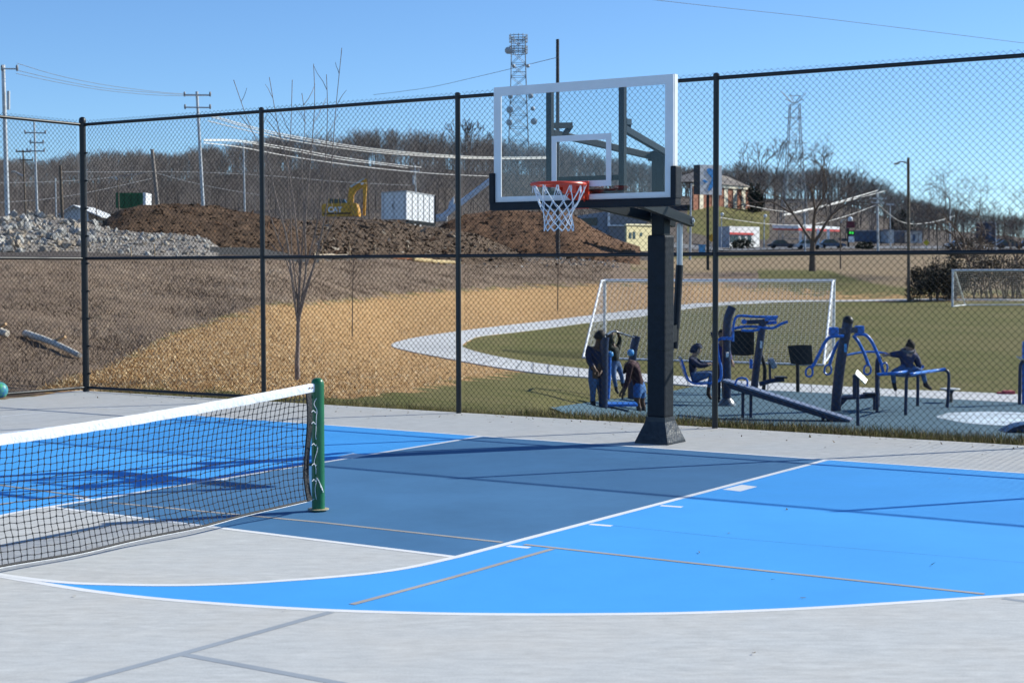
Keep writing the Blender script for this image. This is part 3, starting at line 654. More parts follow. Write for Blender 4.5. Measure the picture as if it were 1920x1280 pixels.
pp = [N0-nd*.055+XA*.02+Vector((rw.uniform(-.012,.012), rw.uniform(-.01,.01), .80-.045*i)) for i in range(17)]
lc.tube(arc_pts(pp, 3), .0026, 5)
for z in (.70, .62, .47, .33, .22):
    q0 = N0-nd*.01+XA*.02+Vector((0,0,z)); lc.tube(arc_pts([q0, q0-nd*.02+Vector((0,0,.01)), q0-nd*.04+Vector((0,0,-.006)), q0-nd*.055+Vector((0,0,.003))], 3), .003, 5)
for dx in (0, .02, .035): lc.tube(arc_pts([N0-nd*.05+XA*.03+Vector((0,0,.24)), N0-nd*(.06+dx*.6)+XA*.045+Vector((0,0,.21-dx)), N0-nd*(.07+dx*.7)+XA*.05+Vector((0,0,.17-dx))], 3), .0032, 5)
lc.build('lacing', WCLOTH, ct, True)
# far post of the same net, out of the picture to the left
pm = MB(); q = NP+nd*(NLEN+.2); pm.lathe(q, [(.0455, .0), (.0455, .88), (.043, .905), (.034, .922), (.018, .930)], 20); pm.build('post', GREENP, ct, True)

# ------------------------------------------------------------------ ball at the left edge
bp_ = gz(-1, 747.5); bl = MB(); bl.ball(bp_+Vector((0,0,.112)), .112, 28, 18)
BM = mat('marbled_ball_rubber', (.02,.12,.50), .4, col2=(.12,.50,.18), scale=13, detail=4)
bo_ = bl.build('ball', BM, None, True); tag(bo_, 'marbled blue and green ball on the concrete, cut by the left edge', 'ball')
# ------------------------------------------------------------------ outdoor gym behind the fence
def Yat(px, row): return hit(px, row, 24).y
def base(px, row):
    p = hit(px, row, 24); return Vector((p.x, p.y, p.z+.035))
def pipe(pts, r, name, ma, root, n=10, sm=4):
    return MB().tube(arc_pts(pts, sm) if sm else pts, r, n).build(name, ma, root, True)
GYM = 'exercise machines on the blue-grey rubber surface'
S_ = lambda Y: Y/FPX                                        # metres per pixel at depth Y
# chin-up station
b1 = base(1131, 768); b2 = base(1184, 752); Y1, Y2 = b1.y, b2.y
t = thing('chin_up_station', 'chin-up frame of two thick navy posts joined by a thin bar', 'exercise machine', b1, GYM)
pipe([b1, at(1132, 700, Y1), at(1132.5, 650, Y1), at(1134, 632, Y1)], .088, 'post', NAVY, t, 14)
pipe([b2, at(1185, 690, Y2), at(1188, 655, Y2), at(1194, 630, Y2)], .085, 'post', NAVY, t, 14)
pipe([at(1137, 628, Y1), at(1150, 621, (Y1+Y2)/2), at(1165, 625, (Y1*.4+Y2*.6)), at(1190, 633, Y2)], .022, 'bar', mat('worn_dark_bar', (.05,.06,.08), .4), t, 8)
MB().ball(at(1144.5, 664, Y1+.2), .060, 14, 9).build('cap', LBLUE, t, True)
MB().ball(at(1182.5, 661, Y2-.1), .078, 14, 9).build('cap', LBLUE, t, True)
pipe([at(1143, 664, Y1+.2), at(1142.5, 700, Y1+.2), at(1140, 748, Y1+.2)], .035, 'side_tube', BLUE, t)
q = at(1165, 741, Y1+.5); m_ = MB(); m_.box(Vector((q.x, q.y, tz(q.x, q.y)+.16)), (.60, .55, .05), bev=.015); m_.build('foot_plate', BLUE, t)
pipe([at(1180, 727, Y2), at(1183, 742, Y2), at(1181, 748, Y2)], .03, 'side_tube', BLUE, t)
# swing seat machine + its curved post
b = base(1363, 763); Yc = b.y
t = thing('seated_swing_machine', 'curved navy post carrying a blue bucket seat on its left', 'exercise machine', b, GYM)
pipe([b, at(1363, 715, Yc), at(1362, 650, Yc), at(1363, 610, Yc), at(1366, 592, Yc), at(1373, 575, Yc)], .092, 'post', NAVY, t, 14)
MB().lathe(b, [(.19, 0), (.19, .02), (.15, .10), (.10, .16)], 16).build('base_cover', mat('silver_base_cover', (.16,.17,.18), .4, .5, var=.4, scale=8), t, True)
MB().tube([at(1361, 665, Yc-.09), at(1366, 665, Yc-.09)], .06, 8).build('sticker', WHITEP, t)
m_ = MB(); sp = [at(1276, 673, Yc-.3), at(1281, 690, Yc-.3), at(1288, 709, Yc-.3), at(1297, 716.5, Yc-.3), at(1312, 718, Yc-.3), at(1335, 716, Yc-.3)]
cs = arc_pts(sp, 5); vs = []; fs = []
for i, p in enumerate(cs):
    tt = (cs[min(i+1, len(cs)-1)]-cs[max(i-1, 0)]).normalized(); n_v = Vector((-tt.z, 0, tt.x))
    for dy in (-.22, .22):
        for k in (-.02, .02): vs.append(p+Vector((0, dy, 0))+n_v*k)
for i in range(len(cs)-1):
    a = i*4
    for q0, q1 in ((0,1), (1,3), (3,2), (2,0)): fs.append((a+q0, a+q1, a+4+q1, a+4+q0))
fs += [(0,1,3,2), (len(cs)*4-4, len(cs)*4-2, len(cs)*4-1, len(cs)*4-3)]
m_.add(vs, fs).build('seat', BLUE, t, True)
m_ = MB(); m_.box(at(1279, 681, Yc-.3), (.035, .40, .30), (Vector((.93,0,.36)), Vector((0,1,0)), Vector((-.36,0,.93))), .01); m_.build('backrest_pad', mat('pale_grey_pad', (.30,.31,.34), .6), t)
pipe([at(1335, 716, Yc-.3), at(1350, 712, Yc-.2), at(1352, 690, Yc-.2), at(1348, 672, Yc-.15), at(1345, 640, Yc-.1), at(1358, 634, Yc)], .032, 'hanger', BLUE, t)
pipe([at(1334, 622, Yc-.1), at(1337, 632, Yc-.1), at(1341, 645, Yc-.1)], .03, 'lever', NAVY, t)
MB().bar(at(1352, 634, Yc-.12), at(1373, 634, Yc-.12), .07, .07).build('pivot', BLUE, t)
# chest press machine with black panel
b = base(1413, 741); Yc = b.y
t = thing('press_machine', 'leaning navy post with bright blue press arms and large black back panel', 'exercise machine', b, GYM)
pipe([b, at(1418, 690, Yc), at(1424, 650, Yc), at(1431, 600, Yc)], .088, 'post', NAVY, t, 14)
MB().lathe(b, [(.19, 0), (.19, .02), (.15, .09), (.10, .14)], 16).build('base_cover', MAT['silver_base_cover'], t, True)
def panel(name, corners, Y, bulge, th, root, ma):
    a, b_, c, d = [at(x, y, Y) for x, y in corners]; m2 = MB(); vs = []; fs = []; N = 8
    for k, off in ((0, 0), (1, th)):
        for i in range(N+1):
            for j in range(N+1):
                u, v = i/N, j/N; p = a.lerp(b_, u).lerp(d.lerp(c, u), v)
                e = 1-.0*u
                vs.append(p+Vector((0, off-bulge*(1-(2*u-1)**2), (-bulge*.6*(2*u-1)**2)*(1-2*v)*e)))
    w = N+1
    for k in (0, 1):
        for i in range(N):
            for j in range(N):
                q = k*w*w+i*w+j; f4 = (q, q+1, q+w+1, q+w); fs.append(f4 if k == 0 else f4[::-1])
    edge = [j for j in range(N)]+[i*w+N for i in range(N)]+[N*w+j for j in range(N, 0, -1)]+[i*w for i in range(N, 0, -1)]
    for i in range(len(edge)): x0, x1 = edge[i], edge[(i+1) % len(edge)]; fs.append((x0, x0+w*w, x1+w*w, x1))
    return m2.add(vs, fs).build(name, ma, root, True)
panel('back_panel', [(1370, 619), (1414, 619), (1414, 667), (1369, 666)], Yc+.3, .05, .03, t, BLKPL)
pipe([at(1374, 640, Yc), at(1375, 612, Yc), at(1380, 595, Yc), at(1392, 592, Yc), at(1418, 594, Yc), at(1458, 594, Yc)], .032, 'press_arm', BLUE, t)
pipe([at(1372, 617, Yc+.1), at(1390, 613, Yc), at(1410, 612, Yc), at(1440, 615, Yc-.1), at(1452, 614, Yc-.1), at(1465, 607, Yc-.1), at(1477, 603, Yc-.1)], .034, 'press_arm', BLUE, t)
pipe([at(1390, 619, Yc-.2), at(1410, 620, Yc-.2), at(1425, 617, Yc-.2)], .032, 'press_arm', BLUE, t)
MB().lathe(at(1395, 603, Yc-.1), [(.06, -.05), (.06, .05)], 14, (Vector((1,0,0)), Vector((0,0,1)), Vector((0,-1,0)))).build('bearing', BLUE, t, True)
MB().bar(at(1400, 604, Yc), at(1440, 602, Yc), .12, .10).build('crosshead', NAVY, t)
MB().bar(at(1434, 598, Yc-.15), at(1456, 596, Yc-.15), .10, .10, bev=.01).build('head_block', BLUE, t); MB().bar(at(1436, 606, Yc+.1), at(1456, 604, Yc+.1), .08, .08, bev=.01).build('head_block', BLUE, t)
pipe([at(1424, 720, Yc), at(1445, 714, Yc), at(1470, 711, Yc)], .055, 'seat_beam', NAVY, t, 8, 2)
MB().box(at(1464, 707, Yc), (.27, .34, .04), bev=.015).build('seat', BLKPL, t)
MB().bar(at(1444, 714, Yc), at(1443, 680, Yc), .05, .05).build('pad_stem', NAVY, t)
MB().box(at(1448, 681, Yc), (.13, .30, .25), (Vector((.9,0,.4)), Vector((0,1,0)), Vector((-.4,0,.9))), .03).build('backrest_pad', MAT['pale_grey_pad'], t)
pipe([at(1425, 660, Yc+.3), at(1432, 680, Yc+.3), at(1434, 700, Yc+.3), on(1432, Yc+.3)], .045, 'rear_tube', BLKPL, t)
MB().box(at(1408, 682, Yc-.15), (.07, .10, .22), bev=.02).build('handle_box', BLUE, t)
MB().box(at(1427, 646, Yc-.10), (.05, .03, .17)).build('sticker', WHITEP, t)
# incline bench
a0 = base(1393, 786); Yb = a0.y
t = thing('incline_bench', 'sloping grey sit-up board on navy legs, low end to the right', 'exercise bench', a0, GYM)
pa, pb_ = at(1358, 712, Yb+.2), at(1597, 797, Yb-.8)
pb_.z = max(pb_.z, tz(pb_.x, pb_.y)+.06)
ax = (pb_-pa).normalized(); side = Vector((0, 1, 0)).cross(ax).normalized(); dep = ax.cross(side).normalized()
MB().box((pa+pb_)/2, ((pb_-pa).length, .36, .045), (ax, Vector((ax.y*-1, ax.x, 0)).normalized(), ax.cross(Vector((ax.y*-1, ax.x, 0)).normalized())), .012).build('board', mat('pale_slate_bench_top', (.17,.20,.28), .45, var=.1, scale=10), t)
mm = (pa+pb_)/2; mm.z -= .075
MB().box(mm, ((pb_-pa).length*.985, .30, .085), (ax, Vector((ax.y*-1, ax.x, 0)).normalized(), ax.cross(Vector((ax.y*-1, ax.x, 0)).normalized())), .01).build('rail', NAVY, t)
for px, up, dn, Y in ((1393, 730, 789, Yb), (1408, 736, 789, Yb-.05), (1543, 778, 792, Yb-.6), (1553, 784, 797, Yb-.65)):
    p0 = at(px, up, Y); p1 = Vector((p0.x, p0.y, tz(p0.x, p0.y)+.02)); MB().tube([p1, p0], .032, 10).build('leg', NAVY, t, True)
pipe([at(1378, 722, Yb-.1), at(1381, 713, Yb-.1), at(1386, 709, Yb-.1), at(1396, 709, Yb-.1), at(1401, 713, Yb-.1), at(1401, 724, Yb-.1)], .02, 'handle', BLUE, t, 8)
# black information panel
b = base(1496, 737); Yp = b.y
t = thing('information_panel', 'small black blank panel on a single dark post, between the two machines', 'sign', b)
MB().tube([b, at(1495.5, 680, Yp)], .045, 10).build('post', BLKPL, t, True)
panel('board', [(1477, 647), (1522, 646), (1524, 684), (1483, 683)], Yp-.03, .03, .03, t, BLKPL)
# lat pull machine
b = base(1567, 773); Yl = b.y
t = thing('pull_down_machine', 'tall leaning navy post with four curved blue hanging arms', 'exercise machine', b, GYM)
pipe([b, at(1571, 720, Yl), at(1579, 660, Yl), at(1590, 602, Yl)], .105, 'post', NAVY, t, 14)
MB().ball(at(1590, 602, Yl), .115, 12, 8).build('post_cap', BLKPL, t, True)
MB().bar(at(1565, 621, Yl-.15), at(1612, 618, Yl+.1), .10, .11).build('crosshead', NAVY, t)
for px, row, Y in ((1563, 621, Yl-.2), (1611, 618, Yl+.1)):
    MB().box(at(px, row, Y), (.19, .16, .17), bev=.03).build('bearing', BLUE, t)
ARMS = [[(1582, 630), (1560, 631), (1548, 640), (1535, 665), (1526, 683), (1520, 690)], [(1583, 632), (1572, 642), (1563, 660), (1557, 678), (1555, 686)],
        [(1600, 629), (1609, 640), (1617, 655), (1624, 672), (1629, 686)], [(1602, 627), (1621, 627), (1633, 638), (1643, 658), (1651, 678), (1656, 698)]]
for i, A in enumerate(ARMS):
    Y = Yl+(-.25, .1, .1, .25)[i]
    o = pipe([at(x, y, Y) for x, y in A], .034, 'arm', BLUE, t)
    x, y = A[-1]; lp = [(x-2, y-3), (x-8, y+2), (x-9, y+12), (x-3, y+16), (x+3, y+12), (x+3, y+2), (x-2, y-3)]
    if i == 3: lp = [(x, y), (x-4, y-12), (x+4, y-18), (x+8, y-10), (x+5, y+1), (x, y)]
    MB().tube(arc_pts([at(u, v, Y) for u, v in lp], 4), .02, 7, False).build('grip', BLUE, o, True)
pipe([at(1585, 666, Yl+.1), at(1618, 660, Yl+.3), at(1646, 660, Yl+.4), at(1668, 665, Yl+.4)], .024, 'cross_bar', BLUE, t)
pipe([at(1575, 745, Yl), at(1605, 744, Yl+.1), at(1640, 741, Yl+.2)], .05, 'seat_beam', NAVY, t, 8, 2)
MB().prism([at(1575, 748, Yl), at(1590, 748, Yl), at(1573, 766, Yl)], (0, .04, 0)).build('gusset', NAVY, t)
MB().box(at(1634, 738, Yl+.2), (.30, .34, .04), bev=.015).build('seat', BLKPL, t)
p0 = at(1640, 742, Yl+.2); MB().tube([p0, Vector((p0.x, p0.y, tz(p0.x, p0.y)))], .035, 8).build('leg', NAVY, t, True)
pipe([at(1645, 762, Yl+.4), at(1645, 700, Yl+.4), at(1646, 676, Yl+.4), at(1651, 668, Yl+.4)], .05, 'rear_post', NAVY, t)
MB().box(at(1585, 652, Yl-.12), (.05, .03, .17)).build('sticker', LBLUE, t)
# instruction lectern
b = base(1608.5, 801); Yi = b.y
t = thing('instruction_sign', 'tilted white instruction plate on a thin navy post beside the ramp', 'sign', b)
MB().tube([b, at(1608, 702, Yi)], .032, 10).build('post', NAVY, t, True)
MB().tube([at(1603, 745, Yi), at(1603, 702, Yi)], .045, 10).build('sleeve', NAVY, t, True)
pA, pB = at(1605, 697, Yi), at(1624, 716, Yi); dd = (pB-pA).normalized()
MB().box((pA+pB)/2, ((pB-pA).length, .17, .02), (dd, Vector((.35, .8, .48)).cross(dd).cross(dd).normalized(), Vector((.35, .8, .48)).cross(dd).normalized())).build('plate', mat('pale_sign_plate', (.50,.52,.50), .4, var=.2, scale=30), t)
# parallel bars the child sits on
L = [base(1698, 781), base(1720.5, 764), base(1776, 767)]
Ya, Yb2, Yc2 = L[0].y, L[1].y, L[2].y
t = thing('parallel_bars', 'two low blue parallel bars on navy legs, a child sitting across them', 'exercise bars', L[0], GYM)
pipe([L[0], at(1699, 730, Ya), at(1700, 708, Ya), at(1704, 702, Ya), at(1712, 700.5, Ya+.05)], .034, 'leg', NAVY, t)
pipe([L[1], at(1721, 725, Yb2), at(1721, 702, Yb2)], .034, 'leg', NAVY, t)
pipe([L[2], at(1778, 735, Yc2), at(1779, 705, Yc2), at(1776, 696, Yc2), at(1770, 693, Yc2)], .034, 'leg', NAVY, t)
pipe([at(1706, 702, Ya), at(1716, 700, Ya+.1), at(1735, 697, (Ya+Yc2)/2), at(1755, 694.5, Yc2-.1), at(1773, 692, Yc2)], .034, 'bar', BLUE, t)
pipe([at(1644, 702, Ya+.6), at(1660, 701, Ya+.6), at(1690, 698, Ya+.7), at(1726, 690, Yb2+.1), at(1730, 687, Yb2+.1)], .034, 'bar', BLUE, t)
p0 = at(1645, 702, Ya+.6); pipe([Vector((p0.x, p0.y, tz(p0.x, p0.y))), at(1645, 720, Ya+.6), p0], .034, 'leg', NAVY, t)
# spring disc
b = base(1781, 757); Ys = b.y
t = thing('spring_balance_disc', 'pale round disc balanced on a dark coil spring', 'spring toy', b, GYM)
h0 = tz(b.x, b.y); zt_ = at(1781, 729, Ys).z
MB().tube([Vector((b.x+math.cos(a)*.06, b.y+math.sin(a)*.06, h0+(zt_-h0)*a/(2*math.pi*7))) for a in [i*math.pi/6 for i in range(85)]], .014, 5).build('spring', BLKPL, t, True)
MB().lathe(Vector((b.x, b.y, zt_-.03)), [(.06, -.06), (.10, .0)], 12).build('collar', NAVY, t, True)
MB().lathe(Vector((b.x, b.y, zt_)), [(.21, -.015), (.22, 0), (.21, .015)], 20).build('disc', mat('pale_disc', (.52,.52,.50), .5), t, True)
# machine cut by the right edge
b = base(1911.5, 761); Yr = b.y
t = thing('handrail_machine', 'dark bent tube with a white plate, cut by the right edge', 'exercise machine', b, GYM)
pipe([b, at(1912.5, 700, Yr), at(1914, 683, Yr), at(1921, 676, Yr), at(1940, 676, Yr), at(1950, 690, Yr), on(1952, Yr)], .036, 'tube', NAVY, t)
pA, pB = at(1910, 669, Yr), at(1926, 681, Yr); dd = (pB-pA).normalized()
MB().box((pA+pB)/2, ((pB-pA).length, .3, .02), (dd, Vector((0, 1, 0)), dd.cross(Vector((0, 1, 0))))).build('plate', MAT['pale_sign_plate'], t)
pipe([at(1921, 640, Yr+.1), at(1920, 660, Yr+.1), on(1922, Yr+.1)], .04, 'upright', BLUE, t)
# low arch at the bottom right
b = base(1880, 812); Yq = b.y
t = thing('balance_arch', 'low curved dark navy step arch at the bottom right behind the fence', 'exercise machine', b, GYM)
m_ = MB(); prv = None
pts = arc_pts([at(1878, 813, Yq), at(1890, 805, Yq), at(1905, 799, Yq), at(1922, 796, Yq), at(1945, 797, Yq), at(1965, 806, Yq)], 4)
for p in pts: p.z = max(p.z, tz(p.x, p.y)+.01)
for a, c in zip(pts[:-1], pts[1:]): m_.bar(a, c+(c-a)*.05, .45, .07)
m_.build('step', NAVY, t)
m_ = MB(); m_.box(at(1936, 806, Yq+.1), (.5, .3, .22), bev=.02); m_.build('support', BLUE, t)
# small pink thing on the turf
p0 = hit(1891, 740.5, 24); rg = MB(); vs = []
rg.box(p0+Vector((0,0,.06)), (.26, .22, .10), bev=.03); rg.box(p0+Vector((-.17,.05,.04)), (.16, .16, .06), bev=.02)
tag(rg.build('bundle', mat('faded_pink_cloth', (.42,.09,.10), .9, var=.3, scale=12)), 'small faded pink bundle on the turf beside the path', 'bundle')

# ------------------------------------------------------------------ goals
def goal(label, fl, frr, bl_, br_, H, netmat, r=.055, cell=.14, extra=False):
    t = thing('soccer_goal', label, 'goal', (fl+frr)/2, 'white soccer goals on the turf')
    up = Vector((0, 0, H)); tl, tr_ = fl+up, frr+up
    GW = MAT['white_paint']
    MB().tube([fl, tl], r, 12).build('post', GW, t, True); MB().tube([frr, tr_], r, 12).build('post', GW, t, True)
    MB().tube([tl+(tl-tr_).normalized()*r, tr_+(tr_-tl).normalized()*r], r, 12).build('crossbar', mat('bluish_white_bar', (.55,.60,.68), .4), t, True)
    k = .16; d1, d2 = (bl_-fl), (br_-frr)
    t1, t2 = tl+d1*k, tr_+d2*k
    for a, b_, c in ((tl, t1, bl_), (tr_, t2, br_)): MB().tube([a, b_, c+Vector((0,0,.03))], r*.7, 8).build('stay', GW, t, True)
    MB().tube([bl_+Vector((0,0,.03)), br_+Vector((0,0,.03))], r*.6, 8).build('ground_bar', GW, t, True)
    for a, b_ in ((fl, bl_), (frr, br_)): MB().tube([a+Vector((0,0,.03)), b_+Vector((0,0,.03))], r*.6, 8).build('side_bar', GW, t, True)
    n = MB(); NU = int((tr_-tl).length/cell); NVv = int(((t1-bl_).length+(tl-t1).length)/cell)
    def bk(u, v):
        a = tl.lerp(t1, min(1, v/.14)) if v < .14 else t1.lerp(bl_, (v-.14)/.86)
        b_ = tr_.lerp(t2, min(1, v/.14)) if v < .14 else t2.lerp(br_, (v-.14)/.86)
        p = a.lerp(b_, u); sag = .16*math.sin(math.pi*v)*math.sin(math.pi*u)*(1+.3*math.sin(u*17))
        return p+Vector((0, 0, -sag*.5))+(fl-bl_).normalized()*sag
    for i in range(NU+1): n.tube([bk(i/NU, j/NVv) for j in range(0, NVv+1, 2)], .006, 3, False)
    for j in range(NVv+1): n.tube([bk(i/NU, j/NVv) for i in range(0, NU+1, 3)]+[bk(1, j/NVv)], .006, 3, False)
    for (F0, T0, T1, B0) in ((fl, tl, t1, bl_), (frr, tr_, t2, br_)):
        for j in range(0, 16):
            v = j/15; n.tube([F0.lerp(T0, v), B0.lerp(T1, v)], .006, 3, False)
        for j in range(1, 9):
            v = j/8; n.tube([F0.lerp(B0, v), T0.lerp(T1, v)], .006, 3, False)
    n.build('netting', netmat, t, kind='stuff')
    return t
NETG = mat('grey_white_netting', (.52,.53,.55), .8)
fl_, fr_ = hit(1134, 654, 30), hit(1563, 660, 30); fl_.y = fr_.y = (fl_.y+fr_.y)/2
fl_ = on(1134, fl_.y); fr_ = on(1563.5, fr_.y)
hG = at(1134, 526, fl_.y).z-fl_.z
goal('near white soccer goal seen from behind, on the turf past the gym', fl_, fr_, hit(1093, 672, 30), hit(1544, 686, 30), hG, NETG)
fl2 = on(1786, 105.0); fr2 = on(2010, 105.0)
hG = at(1786, 507, 105).z-fl2.z
goal('far white soccer goal in front of the dark bush at right', fl2, fr2, on(1810, 107.2), on(2032, 107.2), hG, mat('pale_netting', (.6,.6,.6), .8), r=.075, cell=.16)
# ------------------------------------------------------------------ heaps of spoil, rocks
def heap(name, label, cat, cols, Yf, Yr, Yb, ma, amp=.25, n=10, ns=.5):
    m_ = MB(); P = []; rows = []
    cx = np.arange(cols[0][0], cols[-1][0]+.1, max(3, (cols[-1][0]-cols[0][0])/70))
    for px in cx:
        rid = ip([(c[0], c[1]) for c in cols], px); line = []
        yf, yr, yb = [(y if not isinstance(y, (list, tuple)) else ip([(cols[0][0], y[0]), (cols[-1][0], y[1])], px)) for y in (Yf, Yr, Yb)]
        f0 = on(px, yf); r0 = at(px, rid, yr); k0 = on(px, yb)
        r0.z = max(r0.z, on(px, yr).z-.1)
        for j in range(n+1):
            t = j/n; p = f0.lerp(r0, t); p.z = f0.z+(r0.z-f0.z)*(t**.85)-.12*(j == 0); line.append(p)
        for j in range(1, 6):
            t = j/5; p = r0.lerp(k0, t); p.z -= .2*(j == 5); line.append(p)
        for j, p in enumerate(line):
            if 0 < j < len(line)-1:
                w = 1-.55*(j == n)
                p.z += amp*w*(noise.noise((p.x*ns, p.y*ns, 2))+.6*noise.noise((p.x*ns*2.7, p.y*ns*2.7, 7))+.35*noise.noise((p.x*ns*6, p.y*ns*6, 4)))
        rows.append(line)
    w = len(rows[0]); vs = [p for l in rows for p in l]
    fs = [(i*w+j, (i+1)*w+j, (i+1)*w+j+1, i*w+j+1) for i in range(len(rows)-1) for j in range(w-1)]
    o = m_.add(vs, fs).build(name, ma, None, True)
    return tag(o, label, cat)
EARTH = mat('dark_brown_spoil', (.030,.019,.013), .95, col2=(.13,.082,.052), scale=1.6, detail=9, bump=1, bscale=8, spec=.1)
EARTH2 = mat('red_brown_spoil', (.07,.037,.022), .95, col2=(.20,.115,.068), scale=1.2, detail=9, bump=1, bscale=6, spec=.1)
RUBB = mat('grey_brown_rubble', (.040,.028,.020), .95, col2=(.165,.115,.080), scale=2.5, detail=9, bump=1, bscale=7, spec=.1)
GRAVL = mat('stony_bank_soil', (.12,.10,.085), .95, col2=(.34,.31,.28), scale=3.5, detail=9, bump=1, bscale=9, spec=.1)
heap('spoil_heap', 'dark brown earth heap behind the pale rocks, left of the young tree', 'earth heap', [(185,430),(200,410),(225,392),(260,384),(310,381),(370,384),(420,388),(470,398),(520,410),(560,428),(590,450)], (80,92), (88,100), (100,115), EARTH, .28)
heap('spoil_heap', 'red-brown earth heap seen beneath the backboard', 'earth heap', [(790,450),(830,420),(870,402),(930,394),(1000,395),(1050,398),(1080,405),(1110,425),(1150,445),(1200,462)], 152, 166, 182, EARTH2, .4, ns=.25)
heap('spoil_heap', 'low grey-brown rubble bank in front of the excavator and white trailer', 'earth heap', [(410,486),(440,455),(470,428),(520,412),(580,410),(640,408),(700,412),(760,418),(800,425),(850,430),(900,440),(950,462),(1010,492)], (96,140), (110,152), (122,164), RUBB, .35, ns=.35)
rp = heap('rock_bank', 'bank of pale grey broken rocks at the left', 'rock bank', [(-160,420),(-60,408),(0,405),(60,400),(120,408),(165,420),(220,432),(280,438),(340,438),(385,446),(410,462)], (58,68), (67,76), (80,88), GRAVL, .18)
ROCKM = [mat('pale_limestone', (.32,.30,.27), .9, col2=(.56,.53,.48), scale=3, bump=.6, bscale=9), mat('grey_limestone', (.24,.23,.215), .9, col2=(.44,.425,.395), scale=3, bump=.6, bscale=9), mat('tan_limestone', (.28,.225,.17), .9, col2=(.48,.40,.31), scale=3, bump=.6, bscale=9)]
rr = random.Random(4); RS = []
for k in range(9):
    bm = bmesh.new()
    for _ in range(13):
        v = Vector((rr.gauss(0,1), rr.gauss(0,1), rr.gauss(0,1))).normalized()*rr.uniform(.8, 1.1); bm.verts.new((v.x, v.y*.85, v.z*.75))
    r_ = bmesh.ops.convex_hull(bm, input=bm.verts); bmesh.ops.delete(bm, geom=[g for g in r_['geom_interior'] if isinstance(g, bmesh.types.BMVert)], context='VERTS')
    me_ = bpy.data.meshes.new('rock'); bm.to_mesh(me_); bm.free(); me_.materials.append(ROCKM[k % 3]); RS.append(me_)
BVH = {}
from mathutils.bvhtree import BVHTree
def surf(o):
    me_ = o.data; return BVHTree.FromPolygons([v.co.copy() for v in me_.vertices], [tuple(p.vertices) for p in me_.polygons])
rb = surf(rp); n_r = 0; used = []
while n_r < 270:
    px = rr.uniform(-30, 400); row = rr.uniform(400, 478)
    d = (at(px, row, 50)-Vector((0,0,CAMZ))).normalized(); h = rb.ray_cast(Vector((0,0,CAMZ)), d)
    if h[0] is None: continue
    big_ = px < 180
    if row > 462 and rr.random() < .6: continue
    s = rr.uniform(.09, .27)*(1.0 if big_ else .62)*(1.15 if rr.random() < .12 else 1)
    o = bpy.data.objects.new('rock', RS[rr.randrange(9)]); C.objects.link(o); o.parent = rp
    o.location = h[0]+Vector((0,0,s*.25)); o.scale = (s*rr.uniform(.9,1.3), s, s*rr.uniform(.8,1.1)); o.rotation_euler = (rr.uniform(0,6), rr.uniform(0,6), rr.uniform(0,6)); n_r += 1
sm_ = MB()
for _ in range(2600):
    px = rr.uniform(-40, 405); row = rr.uniform(402, 482)
    d = (at(px, row, 50)-Vector((0,0,CAMZ))).normalized(); h = rb.ray_cast(Vector((0,0,CAMZ)), d)
    if h[0] is None: continue
    s = rr.uniform(.03, .11); a = [h[0]+Vector((rr.gauss(0,1), rr.gauss(0,1), rr.gauss(.3,1))).normalized()*s for _ in range(4)]
    sm_.cur = rr.randrange(3); sm_.add(a, [(0,1,2), (0,2,3), (0,3,1), (1,3,2)])
sm_.build('small_stones', ROCKM, rp, kind='stuff')
HEAPS = [o for o in bpy.data.objects if o.name.startswith('spoil_heap')]
for o, nn2, big2, ms2 in ((HEAPS[0], 1500, .16, [EARTH, EARTH2, RUBB]), (HEAPS[1], 1300, .26, [EARTH, EARTH2, RUBB]), (HEAPS[2], 2600, .26, [ROCKM[2], EARTH, EARTH, RUBB, RUBB, RUBB, EARTH, EARTH2])):
    bv = surf(o); xs3 = [v.co for v in o.data.vertices]; qx = [960+FPX*c.x/c.y for c in xs3]; m3 = MB(); k = 0
    while k < nn2:
        px = rr.uniform(min(qx), max(qx)); d = (at(px, rr.uniform(375, 490), 50)-Vector((0,0,CAMZ))).normalized(); h = bv.ray_cast(Vector((0,0,CAMZ)), d)
        if h[0] is None: continue
        s = big2*rr.uniform(.2, 1)**1.5; ax3 = Vector((rr.gauss(0,1), rr.gauss(0,.6), rr.gauss(0,.4))).normalized()*s*(2.2 if rr.random() < .12 else .3)
        a4 = [h[0]+ax3*q+Vector((rr.gauss(0,1), rr.gauss(0,1), rr.gauss(.2,1))).normalized()*s for q in (-1, 1, .3, -.3)]; m3.cur = rr.randrange(len(ms2)); m3.add(a4, [(0,1,2), (0,2,3), (0,3,1), (1,3,2)]); k += 1
    m3.build('clods', ms2, o, kind='stuff')
# stones and clods on the rubble bank and plateau edge
cl_ = MB()
for _ in range(2600):
    px = rr.uniform(380, 1180); Y = rr.uniform(.86, 1.06)*ip([(380,76),(500,100),(740,138),(1000,158),(1180,170)], px); p = on(px, Y)
    s = rr.uniform(.05, .20)*Y/120; a = [p+Vector((rr.gauss(0,1), rr.gauss(0,1), rr.gauss(.2,1))).normalized()*s for _ in range(4)]
    cl_.cur = rr.choice((0,1,2,2,3)); cl_.add(a, [(0,1,2), (0,2,3), (0,3,1), (1,3,2)])
tag(cl_.build('clods', ROCKM+[EARTH2]), kind='stuff')

